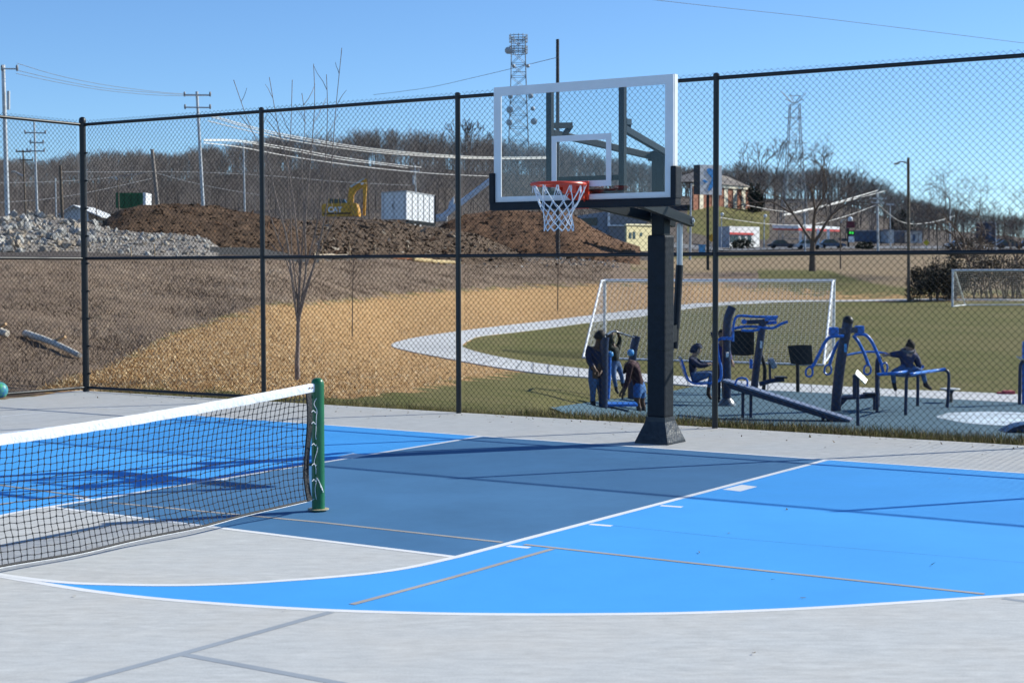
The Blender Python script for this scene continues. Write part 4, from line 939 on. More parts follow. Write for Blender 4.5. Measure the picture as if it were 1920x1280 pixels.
# survey stakes and silt fence along the crest, straw rolls
STK = mat('pale_stake_timber', (.42,.30,.18), .8, var=.2)
STKL = {245: 'leaning pale stake nearest the corner post, below the rocks', 289: 'leaning pale stake below the middle of the rock bank', 363: 'short pale stake below the right end of the rocks', 432: 'upright pale stake below the dark earth heap', 604: 'pale stake below the left end of the excavator', 655: 'pale stake below the excavator boom', 703: 'short pale stake below the left end of the white trailer', 762: 'pale stake below the middle of the white trailer', 915: 'pale stake below the left edge of the backboard', 880: 'pale stake just right of the fence post by the backboard'}
for px, r0, r1 in ((245,462,485), (289,457,482), (363,466,483), (432,459,482), (604,449,473), (655,456,474), (703,466,479), (762,462,478), (915,455,472), (880,460,476)):
    Y = ip([(0,50),(165,56),(330,64),(500,77),(740,121),(1000,147)], px)+1.5; b = on(px+2.5, Y)
    o = MB().tube([b-Vector((0,0,.1)), at(px, r0, Y)], .028*Y/75, 5).build('survey_stake', STK); o.data.transform(Matrix.Translation(-b)); o.location = b
    tag(o, STKL[px], 'stake', 'stakes along the crest of the bank')
sf = MB(); pts = [on(px, ip([(330,64),(500,77),(740,121),(1000,147)], px)+1.2) for px in range(395, 600, 12)]
for a, b in zip(pts[:-1], pts[1:]): h1, h2 = .42+.1*noise.noise(a), .42+.1*noise.noise(b); sf.prism([a, b, b+Vector((0,0,h2)), a+Vector((0,0,h1))], (0, .04, 0))
tag(sf.build('silt_fence', mat('black_silt_cloth', (.025,.025,.028), .8, var=.4, scale=4)), 'low sagging black silt cloth along the bank crest by the young tree', 'silt fence')
for k, (x0, x1, c, lb) in enumerate(((775, 862, (.50,.38,.20), 'pale straw roll lying along the crest between fence posts'), (735, 800, (.44,.18,.09), 'orange-brown straw roll on the crest under the white trailer'), (545, 650, (.40,.33,.24), 'long grey-tan straw roll on the crest below the excavator'))):
    pts = [on(px, 117+(px-740)*.105+k*1.2)+Vector((0,0,.16+.14*noise.noise((px*.08, k, 0)))) for px in np.linspace(x0, x1, 12)]
    tag(MB().tube(pts, .16, 8).build('straw_roll', mat('straw_%d' % k, c, .95, var=.35, scale=5, bump=.8, bscale=14), None, True), lb, 'straw roll')
# felled logs on the bank at left
LOGM = mat('pale_peeled_log', (.50,.44,.36), .85, col2=(.74,.68,.58), scale=6, bump=.5, bscale=15)
for (x0, r0, x1, r1, rad, lb) in ((48,633,150,675,.065,'long pale felled log on the weedy bank beside the corner post'), (-40,623,14,634,.09,'short pale log end at the left edge of the bank')):
    a, b = hit(x0, r0, 21.5), hit(x1, r1, 21.5); a.z += .08; b.z += .08; mid_ = a.lerp(b, .5)+Vector((0,0,.03))
    root = thing('felled_log', lb, 'log', a)
    MB().tube(arc_pts([a, mid_, b], 4), [rad*(1-.35*i/8) for i in range(9)], 10).build('trunk', LOGM, root, True)
    st = MB(); st.tube([mid_, mid_+Vector((.3,-.2,.1))], .03, 6); st.build('branch_stub', mat('fresh_cut_wood', (.50,.32,.17), .8), root, True)

# ------------------------------------------------------------------ plant on the building site
YEL = mat('machine_yellow', (.68,.36,.04), .45, var=.2, scale=3); DKG = mat('dark_cab_glass', (.02,.035,.04), .2, spec=.6); RUBT = mat('tyre_rubber', (.018,.018,.018), .9)
Ye = 152; g0 = on(645, Ye)
t = thing('excavator', 'yellow excavator with raised bent boom on the building site', 'excavator', g0)
def face2(name, L, R, dep, ma, root):                      # a wall from one upright edge to another: (px, top row, bottom row, Y)
    return MB().prism([at(L[0], L[1], L[3]), at(R[0], R[1], R[3]), at(R[0], R[2], R[3]), at(L[0], L[2], L[3])], (0, dep, 0)).build(name, ma, root)
def slabp(name, pts, Y, dep, ma, root): return MB().prism([at(x, y, Y) for x, y in pts], (0, dep, 0)).build(name, ma, root)
bd = slabp('body', [(603,387),(606,382.5),(650,380.5),(668,381),(672,399),(671,405),(604,405)], Ye, 2.6, YEL, t)
slabp('counterweight', [(657.5,381.2),(668.2,381.2),(671.5,398),(670.5,404.5),(659,404.5)], Ye-.25, .3, YEL, t)
slabp('cab', [(615,381.5),(615.5,372.5),(645,373.5),(649,381)], Ye+.4, 1.5, DKG, t)
slabp('boom', [(651,381),(653,362),(655,352),(661,345.5),(684,334),(687.5,336),(688,345),(684,349),(668,358),(663,366),(662,382)], Ye+.6, .55, YEL, t)
slabp('ram', [(656,349),(683,333.5),(684,335.5),(658,352)], Ye+.3, .15, GALV, t)
slabp('stick', [(680,348),(688,345),(686,372),(684.5,404),(680,404),(681,375)], Ye+.65, .45, YEL, t)
m_ = MB(); m_.box(on(640, Ye+1.3)+Vector((0,0,.35)), (4.3, 2.8, .8), bev=.25); m_.build('track', RUBT, t)
def text_part(body, p, size, ma, root, rot=(math.pi/2, 0, 0), bold=0):
    cu = bpy.data.curves.new('lettering', 'FONT'); cu.body = body; cu.size = size; cu.align_x = 'CENTER'; cu.align_y = 'CENTER'; cu.extrude = .008; cu.offset = bold
    o = bpy.data.objects.new('lettering', cu); me_ = o.to_mesh().copy(); bpy.data.objects.remove(o)
    me_.materials.clear(); me_.materials.append(ma); o = bpy.data.objects.new('lettering', me_); C.objects.link(o); o.rotation_euler = rot
    o.parent = root; o.location = Vector(p)-wloc(root); return o
slabp('stripe', [(606,399.5),(657,398.5),(657,401),(606,402)], Ye-.03, .03, BLKPL, t)
for x in (616, 625, 634): slabp('cab_pillar', [(x,372.6),(x+1.2,372.6),(x+1.2,381.4),(x,381.4)], Ye+.35, .05, YEL, t)
slabp('exhaust', [(652,374),(654,374),(654,381),(652,381)], Ye+1.6, .15, STEELDK, t)
slabp('pivot_pin', [(676,343),(681,341.5),(682,346),(677,347)], Ye+.55, .05, WHITEP, t)
text_part('CAT', at(628, 393.5, Ye-.03), .68, WHITEP, t, bold=.03)
# white box trailer
WT = mat('white_trailer_skin', (.74,.75,.76), .45, var=.06, scale=1.5)
A0, A1, B0, B1, C0, C1 = at(715,360.5,151.2), at(715,411,151.2), at(762,357.5,150), at(762,411.5,150), at(815.5,366.5,154.5), at(815.5,418,154.5)
D0, D1 = A0+(C0-B0), A1+(C1-B1)
t = thing('box_trailer', 'white box trailer standing on the building site behind the rubble', 'trailer', on(765, 152))
MB().add([A0,B0,C0,D0,A1,B1,C1,D1], [(0,1,2,3),(7,6,5,4),(0,4,5,1),(1,5,6,2),(2,6,7,3),(3,7,4,0)]).build('box', WT, t)
e = (C0-B0).normalized(); up_ = Vector((0,0,1))
for f in (.2, .4, .6, .8): MB().bar(B1.lerp(C1, f)+Vector((.02,-.02,.05)), B0.lerp(C0, f)+Vector((.02,-.02,-.05)), .05, .03).build('panel_seam', mat('trailer_seam', (.42,.43,.44), .5), t)
for f in (.08, .5, .92): MB().bar(A1.lerp(B1, f)+Vector((0,-.03,.05)), A0.lerp(B0, f)+Vector((0,-.03,-.05)), .06, .03).build('door_frame', MAT['trailer_seam'], t)
MB().bar(A1.lerp(B1, .46)+Vector((0,-.05,1.0)), A1.lerp(B1, .46)+Vector((0,-.05,1.5)), .06, .04).build('door_handle', STEELDK, t)
for q0, q1 in ((B0, C0), (A0, B0)): MB().bar(q0+Vector((0,-.03,-.04)), q1+Vector((0,-.03,-.04)), .06, .10).build('top_rail', MAT['trailer_seam'], t)
MB().bar(C1+Vector((.03,-.06,0)), C0+Vector((.03,-.06,0)), .10, .10).build('corner_post', STEELDK, t)
MB().bar(B1.lerp(C1,.02)+Vector((0,.3,-.18)), B1.lerp(C1,.98)+Vector((0,.3,-.18)), .25, .3).build('chassis', STEELDK, t)
for f in (.25, .45):
    c_ = B1.lerp(C1, f)+Vector((0,.2,-.55)); wh = MB().lathe(c_, [(.38,-.12),(.42,-.08),(.42,.08),(.38,.12)], 16, (e, up_, e.cross(up_))).build('wheel', RUBT, t, True)
    MB().lathe(c_, [(.2,-.13),(.2,.13)], 10, (e, up_, e.cross(up_))).build('rim', WT, wh, True)
# conveyor / chute
t = thing('inclined_conveyor', 'long white inclined boom rising to the right, left of the backboard', 'conveyor', on(830, 162))
MB().bar(at(822,412,162), at(920,338,164), .55, .50, bev=.05).build('boom', mat('pale_blue_white_boom', (.52,.57,.63), .5, var=.1, scale=1), t)
slabp('hopper', [(838,400),(842,380),(851,368),(851,396)], 163, .9, MAT['pale_blue_white_boom'], t)
slabp('base', [(800,405),(838,398),(838,414),(800,416)], 163.5, 1.2, MAT['pale_blue_white_boom'], t)
# green container
t = thing('skip_container', 'dark green steel container with a pale end, behind the earth heap', 'container', on(245, 140))
slabp('box', [(217,361.5),(268,361.5),(268,390),(217,390)], 140, 2.2, mat('dark_green_steel', (.018,.12,.045), .5, var=.2, scale=2), t)
slabp('end_panel', [(268.1,360.5),(273.5,362),(273,390),(268.1,390)], 140, 2.2, WHITEP, t)
for x in (230, 243, 256): slabp('rib', [(x,362),(x+1.6,362),(x+1.6,389),(x,389)], 139.9, .1, MAT['dark_green_steel'], t)

# ------------------------------------------------------------------ buildings
t = thing('small_house', 'small white gabled house behind the rocks at left', 'house', on(140, 150))
slabp('wall', [(112,400),(137,385.5),(166,399),(166,415),(112,415)], 150, 7, mat('pale_siding', (.55,.56,.57), .7, var=.06), t)
m_ = MB(); 
for a, b in (((109,401.5),(137.2,384)), ((137,384),(190,406))): m_.prism([at(*a,149.6), at(*b,149.6), at(b[0],b[1]+1.8,149.6), at(a[0],a[1]+1.8,149.6)], (0, 7.6, 0))
m_.build('roof', mat('pale_roof_trim', (.60,.60,.60), .7), t)
GREYB = mat('grey_wall_panel', (.24,.24,.25), .7, var=.08); CREAM = mat('cream_yellow_wall', (.62,.54,.30), .7, var=.06)
t = thing('grey_shed', 'grey metal shed with a white corner, under the backboard', 'shed', on(1140, 215))
slabp('wall', [(1085,404),(1141,396),(1141,470),(1085,470)], 216, 8, mat('blue_grey_cladding', (.26,.29,.34), .6, var=.08), t)
slabp('wall', [(1141.3,398),(1212,405),(1212,470),(1141.3,470)], 215, 8, GREYB, t)
slabp('corner_trim', [(1139.5,396),(1144,396.4),(1144,424),(1139.5,424)], 214.8, .2, WHITEP, t)
slabp('eave', [(1139,421),(1180,422),(1180,424),(1139,424)], 214.7, .3, WHITEP, t)
slabp('window', [(1086,410),(1120,408),(1120,422),(1086,424)], 215.9, .1, DKG, t)
t = thing('yellow_booth', 'small cream-yellow block building left of the padded pole', 'building', on(1198, 200))
face2('wall', (1175,421,472,200), (1232,422,470,207), 3, CREAM, t)
face2('parapet', (1174,419.5,422.5,199.6), (1233,420.5,423,206.6), 3.4, mat('cream_trim', (.68,.62,.42), .7), t)
for x, r0, r1 in ((1180,436,447), (1187,434.5,448), (1200,436.5,443)): face2('vent', (x,r0,r1,199.85+(x-1175)/57*7), (x+4.5,r0,r1,199.85+(x-1170.5)/57*7), .1, DKG, t)
# filling station shop and canopy
RED = mat('red_fascia', (.52,.045,.035), .5)
t = thing('white_shop', 'white roadside shop with a red canopy stripe, right of the second post', 'shop', on(1395, 300))
face2('wall', (1368,424,464,300), (1424,425.5,464,312), 3, mat('white_render', (.66,.66,.66), .7, var=.05), t)
face2('side_wall', (1346,425,464,310), (1367.8,424,464,300.1), 4, MAT['white_render'], t)
face2('awning', (1368.5,435.5,439.5,299), (1414,437,440.5,309), .6, RED, t)
for x in (1370, 1378, 1390, 1402): face2('window', (x,442,454,299.7+(x-1368)/56*12), (x+7,442,454,299.7+(x-1361)/56*12), .1, DKG, t)
t = thing('fuel_canopy', 'long white and red filling station canopy behind the bare tree', 'canopy', on(1520, 290))
face2('fascia', (1450,421,428,302), (1496.8,421,429,290.2), 1, WHITEP, t)
face2('fascia', (1497.2,421,427.5,290), (1576,425.5,430.5,304), 1, WHITEP, t)
face2('stripe', (1450,428,431,301.9), (1496.8,429,432,290.1), 1, RED, t); face2('stripe', (1497.2,427.5,432,289.9), (1576,430.6,434.5,303.9), 1, RED, t)
for x in (1500, 1533, 1552): p0 = on(x, 293); MB().bar(p0, Vector((p0.x, p0.y, at(x, 430, 293).z)), .45, .45).build('column', WHITEP, t)
t = thing('price_sign', 'dark red roadside price sign with green digits', 'sign', on(1596, 280))
slabp('board', [(1588,415),(1603,415),(1603,427),(1588,427)], 280, .5, mat('maroon_board', (.13,.018,.03), .6), t)
slabp('price_panel', [(1591,433),(1602,433),(1602,440),(1591,440)], 280, .4, BLKPL, t)
gd = bpy.data.materials.new('green_led'); gd.use_nodes = True; gb = gd.node_tree.nodes['Principled BSDF']; gb.inputs['Base Color'].default_value = (.01,.2,.02,1); gb.inputs['Emission Color'].default_value = (.05,.9,.1,1); gb.inputs['Emission Strength'].default_value = .7
for x in (1592.5, 1597): slabp('digit', [(x,434.4),(x+3.2,434.4),(x+3.2,438.6),(x,438.6)], 279.9, .05, gd, t)
slabp('lower_board', [(1591,443),(1602,443),(1602,454),(1591,454)], 280, .4, WHITEP, t)
MB().bar(on(1590, 280.3), at(1590, 428, 280.3), .3, .3).build('pole', STEELDK, t)
MB().ball(at(1594.5, 411, 280.3), .45, 12, 8).build('globe', WHITEP, t, True)
# brick building on the knoll
BRK = mat('red_brick', (.34,.14,.085), .85, var=.25, scale=4); IVO = mat('ivory_pilaster', (.78,.70,.54), .7)
Yk = 372; t = thing('brick_building', 'red brick building with cream pilasters and hipped roof on the green knoll', 'building', on(1370, Yk))
face2('wall', (1300,344,398,Yk), (1404,352.5,391,Yk+20), 5, BRK, t); face2('end_wall', (1404.2,352.5,391,Yk+20), (1412,352,390,Yk+26), 1, BRK, t)
m_ = MB(); r = [at(1298,341,Yk-1.5), at(1408,350.5,Yk+19.5), at(1400,350,Yk+34), at(1240,341,Yk+14), at(1310,320,Yk+12), at(1362,330,Yk+20)]
m_.add(r, [(0,1,5,4), (1,2,5), (2,3,4,5), (3,0,4), (0,3,2,1)]); m_.build('roof', mat('brown_shingle', (.25,.215,.185), .9, var=.15, scale=2), t)
face2('cornice', (1299,342,349,Yk-.4), (1407,350.5,356,Yk+19.6), .4, IVO, t)
fy = lambda x: Yk+(x-1300)/104*20
for x in (1312, 1336, 1358, 1375, 1391): face2('pilaster', (x,349+(x-1300)*.05,394,fy(x)-.5), (x+7,349.4+(x-1300)*.05,393.5,fy(x+7)-.5), .45, IVO, t)
for x in (1322, 1346, 1365, 1383):
    for r0 in (361, 375): face2('window', (x-.5,r0,r0+7,fy(x-.5)-.12), (x+4,r0,r0+7,fy(x+4)-.12), .1, DKG, t)
# distant low sheds
for x0, x1, r0, r1, Y, c, lb in ((1604,1700,433,455,345,(.13,.16,.22),'long low blue-grey warehouse far behind the lamp pole'), (1665,1676,431,450,338,(.62,.62,.60),'small white box building left of the timber lamp pole'), (1707,1729,434,452,340,(.60,.58,.55),'small pale box building right of the timber lamp pole'), (1850,1866,417,446,350,(.06,.07,.10),'dark tall block among bare trees far right')):
    t = thing('distant_building', lb, 'building', on((x0+x1)/2, Y)); slabp('wall', [(x0,r0),(x1,r0),(x1,r1+8),(x0,r1+8)], Y, 8, mat('far_wall_%d' % x0, c, .7, var=.1, scale=.5), t)
    slabp('roof', [(x0-1,r0-1),(x1+1,r0-1),(x1+1,r0+.8),(x0-1,r0+.8)], Y-.3, 8.6, mat('far_roof', (.3,.3,.32), .7), t)
    for k in range(int((x1-x0)//12)): slabp('door', [(x0+4+k*12,r0+5),(x0+9+k*12,r0+5),(x0+9+k*12,r1),(x0+4+k*12,r1)], Y-.05, .1, mat('far_door', (.10,.13,.2), .5), t)
# far road
rd = MB(); pts = [on(px, 262) for px in range(1240, 3000, 40)]; q_ = [on(px, 300) for px in range(1240, 3000, 40)]
for i in range(len(pts)-1): rd.add([pts[i]+Vector((0,0,.08)), pts[i+1]+Vector((0,0,.08)), q_[i+1]+Vector((0,0,.08)), q_[i]+Vector((0,0,.08))], [(0,1,2,3)])
tag(rd.build('road', mat('far_asphalt', (.16,.16,.165), .9, var=.15, scale=.3)), kind='structure')
def car(px, Y, L, c, lb, flip=1):
    p = on(px, Y)+Vector((0,0,.1)); t = thing('parked_car', lb, 'car', p, 'cars by the far road'); cm = mat('car_'+lb[:14].replace(' ', '_'), c, .3, spec=.5)
    pr = [(-.5,.28),(-.5,.62),(-.42,.78),(-.28,.82),(.22,.82),(.42,.72),(.5,.55),(.5,.28)]
    MB().prism([p+Vector((x*L*flip, -.85, z)) for x, z in pr], (0, 1.7, 0)).build('body', cm, t)
    MB().prism([p+Vector((x*L*flip, -.75, z)) for x, z in ((-.36,.82),(-.24,1.38),(.06,1.42),(.24,.82))], (0, 1.5, 0)).build('cabin', DKG, t)
    MB().prism([p+Vector((x*L*flip, -.74, z)) for x, z in ((-.23,1.385),(.05,1.425),(.04,1.46),(-.22,1.42))], (0, 1.48, 0)).build('roof', cm, t)
    for x in (-.3, .3):
        for y in (-.8, .8): MB().lathe(p+Vector((x*L, y, .32)), [(.32,-.1),(.32,.1)], 14, (Vector((1,0,0)), Vector((0,0,1)), Vector((0,1,0)))).build('wheel', RUBT, t, True)
car(1558, 262, 4.6, (.05,.09,.16), 'dark blue car parked under the fuel canopy'); car(1795, 272, 4.3, (.55,.56,.58), 'white car on the far road right of the timber lamp pole', -1)
car(1893, 268, 5.0, (.03,.035,.06), 'dark navy car on the far road at right'); car(1925, 274, 4.6, (.06,.06,.07), 'black car cut by the right edge on the far road', -1)
car(1465, 275, 4.8, (.035,.04,.06), 'black car in front of the white roadside shop'); car(1885, 296, 5.4, (.02,.02,.03), 'dark van beyond the navy car on the far road'); car(1515, 258, 4.4, (.50,.52,.55), 'silver car parked just left of the bare tree trunk')
# small roadside signs
t = thing('road_sign', 'orange-yellow diamond road sign behind the tall fence post', 'sign', on(1333, 225)); MB().tube([on(1333,225), at(1333,452,225)], .06, 6).build('post', GALV, t)
c_ = at(1334, 446, 224.9); MB().box(c_, (.85, .03, .85), (Vector((.707,0,.707)), Vector((0,1,0)), Vector((-.707,0,.707)))).build('plate', mat('amber_sign', (.62,.33,.03), .5), t)
t = thing('road_sign', 'small yellow sign by the far road right of the lamp pole', 'sign', on(1737, 255)); MB().tube([on(1737,255), at(1737,456,255)], .06, 6).build('post', GALV, t); MB().box(at(1737,455,254.8), (.7,.04,.7), (Vector((.707,0,.707)), Vector((0,1,0)), Vector((-.707,0,.707)))).build('plate', mat('yellow_sign', (.65,.48,.03), .5), t)
t = thing('blue_tub', 'small light blue box beside the sign pole', 'box', on(1316, 232)); slabp('box', [(1311,460),(1322,460),(1323,480),(1311,480)], 232, .8, LBLUE, t); slabp('lid', [(1310,458.6),(1323,458.6),(1323.5,460.4),(1310,460.4)], 231.9, 1, LBLUE, t)

# ------------------------------------------------------------------ tall pole sign with blue chevron
Yy = 162; t = thing('pole_sign', 'white sign box with a blue chevron emblem on a tall black pole', 'sign', on(1327, Yy))
MB().bar(on(1327, Yy), at(1327, 364, Yy), .26, .26).build('pole', BLKPL, t)
fa = at(1313, 309, Yy-.3); 
bx_ = MB().add([at(1312.5,309,Yy-.75), at(1353.5,310,Yy+.5), at(1353.5,366,Yy+.5), at(1312.5,364.5,Yy-.75), at(1300.5,309.5,Yy+.4), at(1341,310.5,Yy+1.65), at(1341,366,Yy+1.65), at(1300.5,364.5,Yy+.4)], [(0,1,2,3),(5,4,7,6),(4,0,3,7),(1,5,6,2),(4,5,1,0),(3,2,6,7)]); bx_.mi = [1,0,0,0,0,0]
bx_.build('box', [BLKPL, mat('sign_face_white', (.66,.66,.68), .5)], t)
def sgn(name, pts, ma, lift=.03):
    MB().prism([at(x, y, Yy-.75+(x-1312.5)/41*1.25-lift) for x, y in pts], (0, -.02, 0)).build(name, ma, t)
SBL = mat('sign_blue', (.05,.28,.66), .5)
sgn('emblem', [(1325,317),(1331,315),(1337,318),(1343,335),(1334,356),(1329,358.5),(1327,355),(1335,335),(1327,325)], SBL)
sgn('emblem', [(1336.5,315),(1342,318),(1339.5,324)], RED)
sgn('emblem', [(1316,339),(1321,336.5),(1328,341),(1323,343.5)], SBL)

# ------------------------------------------------------------------ utility poles, lamps, towers
def upole(label, top, bot, Y, wpx, ma, arms=(), extra=None, name='utility_pole', grp='utility poles and lamp poles'):
    a, b = at(*top, Y), at(*bot, Y); g = tz(b.x, b.y); d = (a-b).normalized()
    b2 = b-d*max(0, (b.z-g)/max(.2, d.z)+.3) if b.z > g else b
    t = thing(name, label, 'pole', b2, grp); r = wpx/2*Y/FPX
    MB().tube([b2, a], r*1.12, 10, r2=r*.82).build('shaft', ma, t, True)
    for (x0, x1, row) in arms:
        ar = MB().bar(at(x0, row, Y-.12), at(x1, row+.6, Y-.12), .045*Y/FPX*60, .045*Y/FPX*55).build('crossarm', ma if ma is GALVP else WOODP, t)
        for x in (x0+1, x1-1): MB().lathe(at(x, row-1.5, Y-.12), [(.03,-.18),(.07,-.1),(.07,.1),(.03,.16)], 8).build('insulator', mat('grey_insulator', (.22,.23,.25), .4), ar, True)
    if extra: extra(t, Y)
    return t
def transf(px, r0, r1, w):
    def f(t, Y): MB().tube([at(px, r1, Y-.15), at(px, r0, Y-.15)], w/2*Y/FPX, 12).build('transformer', GALVP, t, True)
    return f
def lamp(px0, row, px1, rowl):
    def f(t, Y):
        MB().tube(arc_pts([at(px0, row+4, Y), at((px0+px1)/2, row, Y), at(px1, rowl-1, Y)], 4), .045*Y/90, 6).build('lamp_arm', GALVP, t, True)
        MB().box(at(px1-1, rowl, Y), (9*Y/FPX, .28, .14), bev=.05).build('lamp_head', mat('lamp_head_grey', (.42,.42,.40), .5), t)
    return f
upole('tall grey pole with transformer at the far left edge', (6,122), (14,405), 85, 8.5, GALVP, [(3,33,129)], transf(16,171,206,6))
upole('slim grey pole with three short crossarms, right of the left-edge pole', (64,228), (70,402), 130, 4.2, GALVP, [(46,86,249), (56,82,267.5), (50,84,283)])
upole('grey-topped pole with a street lamp pointing left', (43,281), (48,400), 148, 3.4, WOODP, [(30,58,284), (37,62,300)], lamp(44,326,27,322))
upole('stout cut-off timber pole behind the rocks', (113,310), (117,408), 105, 6.2, WOODP)
upole('thin bare metal pole beside the stout timber pole', (104,334), (105.5,405), 140, 2.8, GALVP)
upole('thin timber post between the corner post and green container', (178,335), (180.5,395), 150, 2.2, WOODP)
upole('short timber lamp post in front of the green container', (221,332), (223,390), 138, 2.6, WOODP, (), lamp(221,333,209,334))
upole('leaning weathered timber pole above the dark earth heap', (285,280), (296,386), 118, 7.5, mat('bleached_timber', (.26,.225,.20), .85, var=.2, scale=3))
upole('tall grey pole with two crossarms forming a box', (369,172), (381,388), 108, 6.2, GALVP, [(345,395,178), (346,395,201.5)])
upole('slender grey pole just left of the young tree', (456.5,266), (459,392), 128, 3.4, GALVP)
upole('thin dark pole touching the excavator boom', (688,322), (692.5,408), 148, 2.6, WOODP)
upole('short grey pole with transformer behind the white trailer', (778,309), (780,366), 190, 2.6, GALVP, [(770,786,321)], transf(775.5,330,346,4))
upole('very tall dark pole rising behind the backboard', (1045.5,74), (1046,468), 150, 7.6, mat('dark_creosoted_pole', (.045,.043,.045), .7, var=.25, scale=2))
upole('grey pole with flat lamp head left of the chevron sign', (1296,344), (1294,474), 195, 4, GALVP, (), lambda t, Y: MB().box(at(1291, 342, Y), (1.1, .5, .13)).build('lamp_head', BLKPL, t) and None)
upole('white globe lamp post right of the shop', (1433,409), (1432.5,462), 292, 2.2, GALVP, (), lambda t, Y: MB().ball(at(1435,405,Y), .34, 10, 7).build('globe', WHITEP, t, True) and None)
upole('white globe lamp post left of the shop', (1353,405), (1352,462), 292, 2.0, GALVP, (), lambda t, Y: MB().ball(at(1354,402,Y), .32, 10, 7).build('globe', WHITEP, t, True) and None)
upole('grey pole with crossarm where the bright cables end', (1645,357), (1646.5,470), 235, 4.2, GALVP, [(1631,1662,372), (1634,1658,380)])
upole('timber lamp pole standing at the edge of the turf', (1703,296), (1704,561), 117, 6, WOODP, (), lamp(1701,303,1682,307))
upole('thin dark post on the brown field right of the bare tree', (1575.5,415), (1576,506), 168, 2.6, WOODP, (), lamp(1576,414,1583,413))
upole('grey pole in front of the spreading bare tree', (1781,368), (1781.5,448), 255, 2.6, GALVP)
upole('short grey pole near the dark far block', (1867,418), (1867.5,462), 258, 2.4, GALVP)
upole('thin grey pole between crossarm pole and lamp pole', (1669,381), (1669.5,452), 300, 2.0, GALVP, [(1662,1676,383)])
upole('thin timber pole right of the timber lamp pole', (1757,410), (1758,466), 250, 2.2, WOODP)
upole('slim silver pole behind the bare tree trunk', (1509,395), (1509.5,470), 245, 3.2, GALVP)
def lattice(name, label, px, r0, r1, Y, w0, w1, nb, ma, rad):
    t = thing(name, label, 'tower', on(px, Y)); L = MB()
    zt, zb = at(px, r0, Y).z, min(at(px, r1, Y).z, on(px, Y).z); X = at(px, r0, Y).x
    def cn(f, k):
        w = (w0+(w1-w0)*max(0, f)**1.3)/2*Y/FPX; sx, sy = ((-1,-1),(1,-1),(1,1),(-1,1))[k % 4]
        return Vector((X+sx*w, Y+sy*w, zt+(zb-zt)*f))
    for k in range(4): MB().tube([cn(i/nb, k) for i in range(nb+1)], rad, 5).build('leg', ma, t)
    for i in range(nb):
        for k in range(4): L.tube([cn(i/nb, k), cn((i+1)/nb, k+1)], rad*.55, 3); L.tube([cn(i/nb, k+1), cn((i+1)/nb, k)], rad*.55, 3); L.tube([cn(i/nb, k), cn(i/nb, k+1)], rad*.55, 3)
    L.build('bracing', ma, t, kind='stuff'); return t, X
TWR = mat('tower_steel', (.24,.25,.26), .6, .3)
t, X = lattice('communications_tower', 'lattice communications tower with round dishes left of the tall dark pole', 972, 72, 330, 430, 25, 42, 11, TWR, .13)
for r in (76, 97): 
    m_ = MB(); p0 = at(972, r, 430)
    for dz in (-.5, .5, 1.2): m_.tube([p0+Vector((math.cos(a)*2.4, math.sin(a)*2.4, dz)) for a in [i*math.pi/8 for i in range(17)]], .09, 4)
    for i in range(12): a = i*math.pi/6; m_.tube([p0+Vector((math.cos(a)*2.4, math.sin(a)*2.4, -.5)), p0+Vector((math.cos(a)*2.4, math.sin(a)*2.4, 1.6))], .08, 4)
    m_.build('platform', TWR, t)
DSH = mat('dish_grey', (.40,.41,.42), .5)
for x, r, R in ((953,95,.95), (956,206,.95), (955,230,.85), (995,180,.75), (999,204,.6), (1001,228,.9), (957,181,.7), (963,124,.5), (990,124,.5)):
    MB().lathe(at(x, r, 427), [(R*.5,.5),(R,.15),(R,0),(R*.8,-.12),(R*.3,-.2)], 14, (Vector((1,0,0)), Vector((0,0,1)), Vector((0,-1,0)))).build('dish', DSH, t, True)
MB().bar(at(961,135,429), at(985,135,429), .15).build('antenna_arm', TWR, t)
t, X = lattice('pylon', 'tall lattice power pylon above the bare tree', 1490, 196, 470, 330, 18, 54, 12, TWR, .075)
for x0, x1, r, dr in ((1466,1486,172,22), (1512,1494,174,20), (1478,1502,179,1), (1472,1490,186,8), (1506,1490,186,8), (1470,1490,221,1), (1507,1490,221,1), (1464,1490,268,1), (1513,1490,268,1), (1482,1490,180,14), (1500,1490,180,14)):
    MB().tube([at(x0, r, 330), at(x1, r+dr, 330)], .07, 4).build('arm', TWR, t)
# ------------------------------------------------------------------ overhead cables
CAB = mat('sun_glint_cable', (.78,.76,.72), .6); CABD = mat('dull_cable', (.20,.20,.21), .7)  # sun glint on the bright cables is put into their pale colour
def cables(label, sets, ma, rpx=.75):
    t = None
    for pts, Ys in sets:
        P = arc_pts([at(x, y, Y) for (x, y), Y in zip(pts, Ys)], 8)
        if t is None: t = thing('overhead_cables', label, 'cable', P[0])
        MB().tube(P, rpx*np.mean(Ys)/FPX, 4).build('cable', ma, t)
cables('bright bundle of cables sagging from the boxed pole to the backboard', [([(395,216),(480,240),(560,257),(700,279),(850,292),(950,295),(1030,294)], [108,112,116,122,130,135,140]), ([(395,219),(480,243.5),(560,260.5),(700,282),(850,294.2),(950,297),(1030,296)], [108,112,116,122,130,135,140]), ([(390,227),(480,249),(560,266),(700,285.5),(850,296),(950,298.3),(1030,297.5)], [108,112,116,122,130,135,140])], CAB)
cables('second pale cable bundle running below the bright one', [([(382,262),(450,263.5),(540,277),(640,295),(720,306),(790,314)], [108,120,135,150,170,190]), ([(382,264),(450,266),(540,281),(640,299),(720,309),(765,315)], [108,120,135,150,170,190]), ([(382,268),(450,276),(560,296),(700,315),(820,326),(930,331)], [108,120,135,155,170,180])], CAB, .65)
